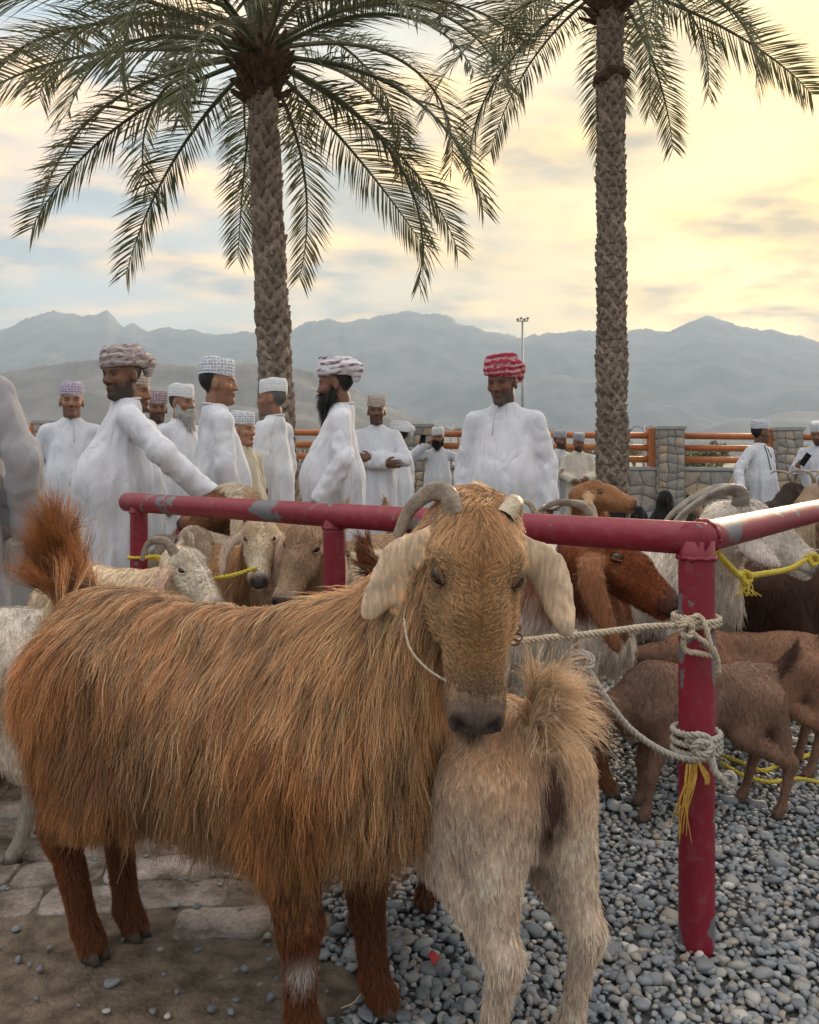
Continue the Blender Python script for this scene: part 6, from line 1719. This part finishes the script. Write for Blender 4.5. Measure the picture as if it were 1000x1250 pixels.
def fuzz(parent, C, n, ln, tint, r=0.00018):
    C = catmull(C, 10); i = rng.integers(0, len(C) - 1, n); p = C[i] + (C[np.minimum(i + 1, len(C) - 1)] - C[i]) * rng.random((n, 1)); d = unit(rng.normal(0, 1, (n, 3)))
    t = np.linspace(0, 1, 4)[None, :, None]; pts = p[:, None] + d[:, None] * t * ln * rng.uniform(.4, 1, (n, 1, 1)) + 0.004 * np.array([0, 0, -1.0]) * t ** 2
    curves_obj('loose_fibre', pts + 0.004 * d[:, None], r, np.tile(np.array(tint), (n, 1)), hair_mat(), parent)
def helix(c, r, z0, z1, turns, a0=0.0, n=14):
    k = int(turns * n); return [(c[0] + r * math.cos(a0 + i / n * 2 * math.pi), c[1] + r * math.sin(a0 + i / n * 2 * math.pi), z0 + (z1 - z0) * i / k) for i in range(k + 1)]
pc = (A_[0], A_[1])
def zpix(py, Y=1.9): return H_CAM - (py - Y_HOR) / FOC * Y
# upper tether: goat's neck to the corner post
up_k = P(833, 764, 1.875)
path = [P(560, 800, 1.66), P(600, 790, 1.66), P(650, 781, 1.72), P(720, 774, 1.79), P(790, 765, 1.85), up_k]
mb = MB(); strands(mb, path, 0.0075)
strands(mb, helix(pc, 0.051, up_k[2] - 0.006, up_k[2] + 0.012, 2.0, -2.0), 0.0075)
kn = up_k + Vector((0.0, -0.012, 0.0))
strands(mb, [kn + Vector(v) * 0.02 for v in ((-.8, 0, .2), (0, -.7, .9), (.8, -.3, .3), (.3, -.9, -.8), (-.6, -.5, -.5), (-.2, -.9, .6), (.7, -.6, .1))], 0.0075)
strands(mb, [P(838, 762, 1.865), P(848, 775, 1.855), P(868, 790, 1.86), P(872, 800, 1.87), P(850, 797, 1.855), P(836, 793, 1.86), P(835, 775, 1.86), P(840, 760, 1.862), P(853, 752, 1.865), P(862, 768, 1.86), P(868, 790, 1.858), P(875, 804, 1.87), P(877, 822, 1.88)], 0.0068)
o = mb.build('tether_rope', ROPE, None); tag(o, 'pale twisted rope from the brown goat\'s neck to the corner post', 'rope'); fuzz(o, path, 260, 0.012, (0.55, 0.47, 0.36))
# lower tether
lo_k = P(850, 905, 1.87)
path = [P(700, 770, 1.79), P(712, 806, 1.80), P(735, 845, 1.82), P(765, 885, 1.84), P(800, 912, 1.86), P(835, 926, 1.87), P(866, 928, 1.875)]
mb = MB(); strands(mb, path, 0.0075)
for zz, a0 in ((903, -2.4), (914, -1.0), (924, 0.4)): strands(mb, helix(pc, 0.0525, zpix(zz), zpix(zz - 6), 1.15, a0), 0.0080)
k2 = P(853, 908, 1.862)
strands(mb, [k2 + Vector(v) * 0.026 for v in ((-1, .2, .6), (-.2, -.6, 1.0), (.8, -.4, .5), (.4, -1.0, -.5), (-.7, -.7, -.4), (-.3, -1.0, .5), (.9, -.5, .0), (1.0, -.3, -.9))], 0.0078)
strands(mb, [P(868, 925, 1.86), P(872, 940, 1.855), P(880, 950, 1.855), P(889, 953, 1.86)], 0.009)
strands(mb, [P(883, 948, 1.855), P(893, 944, 1.85), P(896, 955, 1.852), P(886, 958, 1.85), P(884, 949, 1.848)], 0.0075)
o = mb.build('tether_rope', ROPE_GREY, None); tag(o, 'grey tether rope knotted low on the corner post and drooping to the left', 'rope'); fuzz(o, path, 160, 0.012, (0.5, 0.46, 0.4))
k3 = P(712, 806, 1.795); mb = MB()
strands(mb, [k3 + Vector(v) * 0.022 for v in ((-1.2, 0, .5), (-.4, -.8, .9), (.7, -.5, .4), (.2, -1.0, -.6), (-.9, -.6, -.3), (-.3, -1.0, .7), (.8, -.4, -.2), (-.6, 0, -1.3))], 0.008)
strands(mb, [k3 + Vector((0, 0, 0.0)), P(695, 825, 1.78), P(684, 850, 1.74)], 0.0075)
tag(mb.build('rope_knot', ROPE_GREY, None), 'loose grey rope knot hanging where the lower tether meets the upper one', 'rope knot')
# frayed yellow twine under the lower knot
mb = MB(); r9 = np.random.default_rng(9)
for k in range(16):
    x0 = r9.uniform(838, 852); x1 = x0 + r9.normal(-14, 8); y1 = r9.uniform(985, 1030)
    mb.tube(catmull([P(x0, 932, 1.868), P(x0 - 2, 955, 1.862), P((x0 + x1) / 2 - r9.uniform(0, 6), 980, 1.865), P(x1, y1, 1.875)], 5), 0.0013, 4)
for k in range(8): mb.tube(catmull([P(852 + k % 3, 930, 1.862), P(858 + k, 945, 1.858), P(864 + r9.normal(0, 3), 958, 1.86)], 4), 0.0016, 4)
tag(mb.build('frayed_twine', TWINE, None), 'frayed yellow twine hanging from the lower knot on the post', 'twine')
# collar of the big goat
hp_ = info_main['hp']; mid_, nt0 = info_main['mid'], info_main['nt']
def neck_loop(info, M, t, r, name, mat, label=None, rr=0.005, parent=None):
    m, n_ = info['mid'], info['nt']; c = m * (1 - t) + n_ * t; ax = unit(n_ - m); x = unit(np.cross(ax, [0, 1.0, 0.2])); y = np.cross(ax, x)
    ps = [c + (x * math.cos(a) + y * math.sin(a)) * r for a in np.linspace(0, 2 * math.pi, 22)]
    b = MB(); strands(b, ps, rr, 60); return b.build(name, mat, parent)
mb = MB(); strands(mb, [P(493, 755, 1.44), P(500, 790, 1.40), P(520, 815, 1.375), P(545, 832, 1.37)], 0.0022)
tag(mb.build('neck_cord', ROPE, None), 'thin cord hanging under the big goat\'s throat', 'cord')
for k in range(7):                                             # chain collar showing beside the jaw
    c = P(622 + (k % 2) * 5 + k, 748 + k * 6, 1.60); a = np.linspace(0, 2 * np.pi, 11); tl = 0.8 * (k % 2)
    V2, F2 = tube([c + Vector((0.009 * math.cos(q), 0.006 * math.sin(q) * tl, 0.006 * math.sin(q))) for q in a], 0.0021, 6)
    o = obj('chain_link', mesh_from('chain_link', V2, F2), mottled('rusty_chain', (0.10, 0.04, 0.03), (0.22, 0.10, 0.07), 80, 0.5, 0.2, 100, metallic=0.4)); o.parent = main_goat; o.matrix_parent_inverse = M_main.inverted()
# yellow ropes
mb = MB(); path = [P(876, 676, 2.10), P(893, 694, 2.2), P(905, 703, 2.3), P(935, 700, 2.5), P(965, 694, 2.75), P(988, 682, 2.85), P(1015, 680, 2.95)]
strands(mb, path, 0.009, 45)
kk = P(908, 704, 2.3)
strands(mb, [kk + Vector(v) * 0.02 for v in ((-.9, 0, .4), (.2, -.8, .7), (.8, -.2, -.3), (-.2, -.9, -.7), (-.5, -.6, .5), (.3, -.4, -1.6))], 0.0085, 45)
for k in range(12): mb.tube(catmull([kk, kk + Vector((r9.normal(0, .012), -.012, -.02)), kk + Vector((r9.normal(0, .022), -.015, -.052))], 4), 0.0016, 4)
kk = P(990, 683, 2.85); strands(mb, [kk + Vector(v) * 0.024 for v in ((-.9, 0, .2), (.2, -.8, .8), (.8, -.2, -.3), (-.2, -.9, -.7), (-.5, -.6, .5), (.6, -.4, .6))], 0.0085, 45)
tag(mb.build('yellow_rope', YELLOW, None), 'bright yellow rope from the corner post to the white goat\'s muzzle', 'rope')
mb = MB(); gp = lambda px, py: Vector(P(px, py, H_CAM / (py - Y_HOR) * FOC)) + Vector((0, 0, 0.022))
strands(mb, [gp(872, 925), gp(905, 938), gp(930, 948), gp(950, 942), gp(975, 933), gp(1010, 922)], 0.008, 45); strands(mb, [gp(880, 938), gp(910, 955), gp(940, 962), gp(975, 958), gp(1010, 965)], 0.007, 45)
tag(mb.build('yellow_rope', YELLOW, None), 'yellow rope lying on the gravel under the brown kids', 'rope')
mb = MB(); c = A_ + (B_ - A_) * 0.975
strands(mb, helix(c, 0.041, 0.735, 0.725, 1.6), 0.006, 45); strands(mb, [(c[0] + .03, c[1] - .03, .735), (c[0] + .09, c[1] - .03, .72), (c[0] + .13, c[1] - .01, .69), (c[0] + .12, c[1], .64)], 0.008, 45); strands(mb, [(c[0] + .03, c[1] - .035, .73), (c[0] + .10, c[1] - .05, .735), (c[0] + .15, c[1] - .03, .70)], 0.008, 45)
tag(mb.build('yellow_rope', YELLOW, None), 'yellow rope tied round the far left post of the rail', 'rope')
mb = MB(); strands(mb, [P(262, 706, 3.02), P(285, 702, 2.98), P(305, 696, 3.0), P(330, 690, 3.12)], 0.008, 45)
tag(mb.build('yellow_rope', YELLOW, None), 'yellow cord on the neck of the cream-faced goat', 'rope')
mb = MB(); strands(mb, [(p2[0] - .02, p2[1] - .05, .78), (p2[0] - .05, p2[1] - .055, .70), (p2[0] - .055, p2[1] - .055, .62), (p2[0] - .03, p2[1] - .055, .585), (p2[0] - .005, p2[1] - .055, .64), (p2[0] - .01, p2[1] - .055, .72), (p2[0] - .015, p2[1] - .05, .78)], 0.006, 30)
tag(mb.build('braided_rope', ROPE_DARK, None), 'dark braided rope looped over the short red post', 'rope')
# red scrap on the gravel
V, F = [], []
for i in range(7):
    t = i / 6; V += [(0.05 * t, -0.006 * math.sin(t * 3 + .3) - .004, 0.004 * math.sin(t * 6)), (0.05 * t, 0.007 * math.sin(t * 3 + .3) + .004, 0.004 * math.cos(t * 5))]
V = np.array(V); W = V + (0, 0, 0.0015)
F = [(2 * i, 2 * i + 2, 2 * i + 3, 2 * i + 1) for i in range(6)] + [(14 + 2 * i, 14 + 2 * i + 1, 14 + 2 * i + 3, 14 + 2 * i + 2) for i in range(6)]
Y = H_CAM / (1178 - Y_HOR) * FOC
tag(obj('scrap', mesh_from('scrap', np.concatenate([V, W]), F), plain('red_plastic', (0.45, 0.05, 0.05), 0.5), None, loc=((525 - 500) / FOC * Y, Y, 0.026), rot=(0.4, 0.2, -0.9)), 'small red plastic scrap lying on the pebbles', 'scrap')
# straw bits
for k, (px, py) in enumerate(((468, 1092), (160, 1106), (455, 1230))):
    Y = H_CAM / (py - Y_HOR) * FOC; mb = MB(); mb.tube(catmull([(0, 0, 0), (0.01, 0.02, 0.012), (0.004, 0.045, 0.006), (0.012, 0.07, 0.0)], 5), 0.0012, 5)
    tag(mb.build('straw', plain('straw', (0.60, 0.50, 0.33), 0.8), None, loc=((px - 500) / FOC * Y, Y, 0.02), rot=(0, 0, k * 1.1)), ('pale curved straw on the gravel under the big goat', 'pale straw on the paving behind the hind hooves', 'pale straw on pebbles by the front hoof')[k], 'straw')

# ------------------------------------------------------------------ lamp posts and greenery behind the wall
STEEL = mottled('galvanised', (0.22, 0.23, 0.24), (0.32, 0.33, 0.34), 5, 0.5, 0.1, 40, metallic=0.4)
def mast(label, px, py_top, Y, heads=4):
    b = P(px, 560, Y); tp = P(px, py_top, Y); g = gz(Y); hh = tp[2] - g
    root = empty('floodlight_mast', (b[0], Y, g)); tag(root, label, 'light mast', 'light poles behind the wall')
    mb = MB(); mb.tube([(0, 0, 0), (0, 0, hh * .5), (0, 0, hh)], [0.16, 0.12, 0.09], 12); mb.build('pole', STEEL, root)
    mb = MB(); mb.box((0, 0, hh), (1.0, .08, .08)); mb.build('crossbar', STEEL, root, False)
    for k in range(heads):
        x = (k - (heads - 1) / 2) * 0.28; mb = MB(); mb.box((x, -.1, hh + .14 + .1 * (k % 2)), (.22, .18, .14), np.array(Matrix.Rotation(.5 + .25 * (k % 2), 3, 'X'))); mb.tube([(x, 0, hh), (x, -.1, hh + .2)], .03, 6); mb.build('floodlight', STEEL, root, False)
def street_lamp(label, px, py_top, Y):
    b = P(px, 560, Y); tp = P(px, py_top, Y); g = gz(Y); hh = tp[2] - g; a = hh * 0.18
    root = empty('street_lamp', (b[0], Y, g)); tag(root, label, 'street lamp', 'light poles behind the wall')
    mb = MB(); mb.tube([(0, 0, 0), (0, 0, hh * .5), (0, 0, hh)], [0.09, 0.07, 0.05], 10); mb.build('pole', STEEL, root)
    for sd in (1, -1):
        mb = MB(); mb.tube(catmull([(0, 0, hh * .88), (sd * a * .5, 0, hh * .93), (sd * a, 0, hh * .90)], 6), 0.035, 8); mb.build('arm', STEEL, root)
        mb = MB(); mb.tube([(sd * a, 0, hh * .90), (sd * a * 1.02, 0, hh * .885), (sd * a * 1.02, 0, hh * .86)], [.06, .13, .02], 10); mb.build('lamp_head', STEEL, root)
mast('tall floodlight mast between the red turban and the mountains', 638, 392, 70)
street_lamp('twin-arm street lamp above the railing right of the palm', 786, 514, 42)
street_lamp('twin-arm street lamp behind the man with the green placket', 957, 520, 45)
street_lamp('small street lamp left of the man on the phone', 551, 516, 40)
def shrub(label, px, py_top, Y, wpx, seed, palm=False):
    r = np.random.default_rng(seed); g = gz(Y); tp = P(px, py_top, Y); hh = tp[2] - g; w = wpx / FOC * Y / 2
    root = empty('palm_tree' if palm else 'tree', (tp[0], Y, g)); tag(root, label, 'tree', 'trees beyond the wall')
    mb = MB(); mb.tube(catmull([(0, 0, 0), (.05 * w, 0, hh * .3), (-.04 * w, 0, hh * (.88 if palm else .7))], 5), np.linspace(.16, .08, 11) * (1 if palm else .8), 8)
    if not palm:
        for k in range(6):
            a = r.uniform(0, 6.28); mb.tube([(0, 0, hh * .35), (math.cos(a) * w * .35, math.sin(a) * w * .35, hh * .62)], [.06, .03], 6)
    mb.build('trunk', BARK, root)
    n = 900; Vs, Fs = [], []
    if palm:
        for k in range(26):
            a = r.uniform(0, 6.28); e = r.uniform(-.3, 1.2); L = w * r.uniform(.8, 1.1); p = np.array([0, 0, hh * .88]); d = np.array([math.cos(a) * math.cos(e), math.sin(a) * math.cos(e), math.sin(e)])
            for q in range(24):
                t = q / 23; c = p + d * L * t + np.array([0, 0, -.55 * L * t * t]); s = unit(np.cross(d, [0, 0, 1.0])) * L * .16 * (1 - t * .5)
                for sd in (1, -1): i = len(Vs); Vs += [c, c + d * L * .035, c + s * sd + d * L * .12 + np.array([0, 0, -.05 * L])]; Fs.append((i, i + 1, i + 2))
    else:
        cl = [(r.uniform(-.7, .7) * w, r.uniform(-.5, .5) * w, hh * r.uniform(.45, .85), w * r.uniform(.3, .5)) for _ in range(9)]
        for k in range(n * 2):
            cx, cy, cz, cr = cl[r.integers(0, 9)]; d = unit(r.normal(0, 1, 3)); c = np.array([cx, cy, cz]) + d * cr * r.uniform(.5, 1) * np.array([1, 1, min(1, hh / w * .35)])
            s = unit(r.normal(0, 1, 3)) * w * .07; u_ = unit(np.cross(s, r.normal(0, 1, 3))) * w * .035; i = len(Vs); Vs += [c - s, c + u_, c + s, c - u_]; Fs += [(i, i + 1, i + 2), (i, i + 2, i + 3)]
    obj('crown', mesh_from('crown', np.array(Vs), Fs, False), LEAF, root)
for k, (lab, px, pt, Y, w, pm) in enumerate((('small distant palm left of the red-turbaned man', 560, 520, 60, 26, True), ('second small distant palm left of the red-turbaned man', 574, 524, 66, 22, True), ('distant palm behind the red-turbaned man\'s shoulder', 668, 517, 55, 30, True),
        ('low distant tree right of the stone pillar', 880, 532, 50, 34, False), ('low distant tree just right of the right palm trunk', 774, 531, 52, 30, False), ('low distant tree behind the railing at centre', 600, 536, 46, 60, False),
        ('wide low tree behind the railing between palm and pillar', 845, 540, 44, 70, False), ('low tree behind the railing right of the bearded turbaned man', 505, 538, 48, 50, False), ('low tree seen behind the railing near the nearer palm', 375, 538, 50, 44, False),
        ('low tree at the right edge behind the railing', 985, 537, 46, 40, False), ('low tree behind the railing near the man on the phone', 700, 541, 48, 60, False))):
    shrub(lab, px, pt, Y, w, 200 + k, pm)
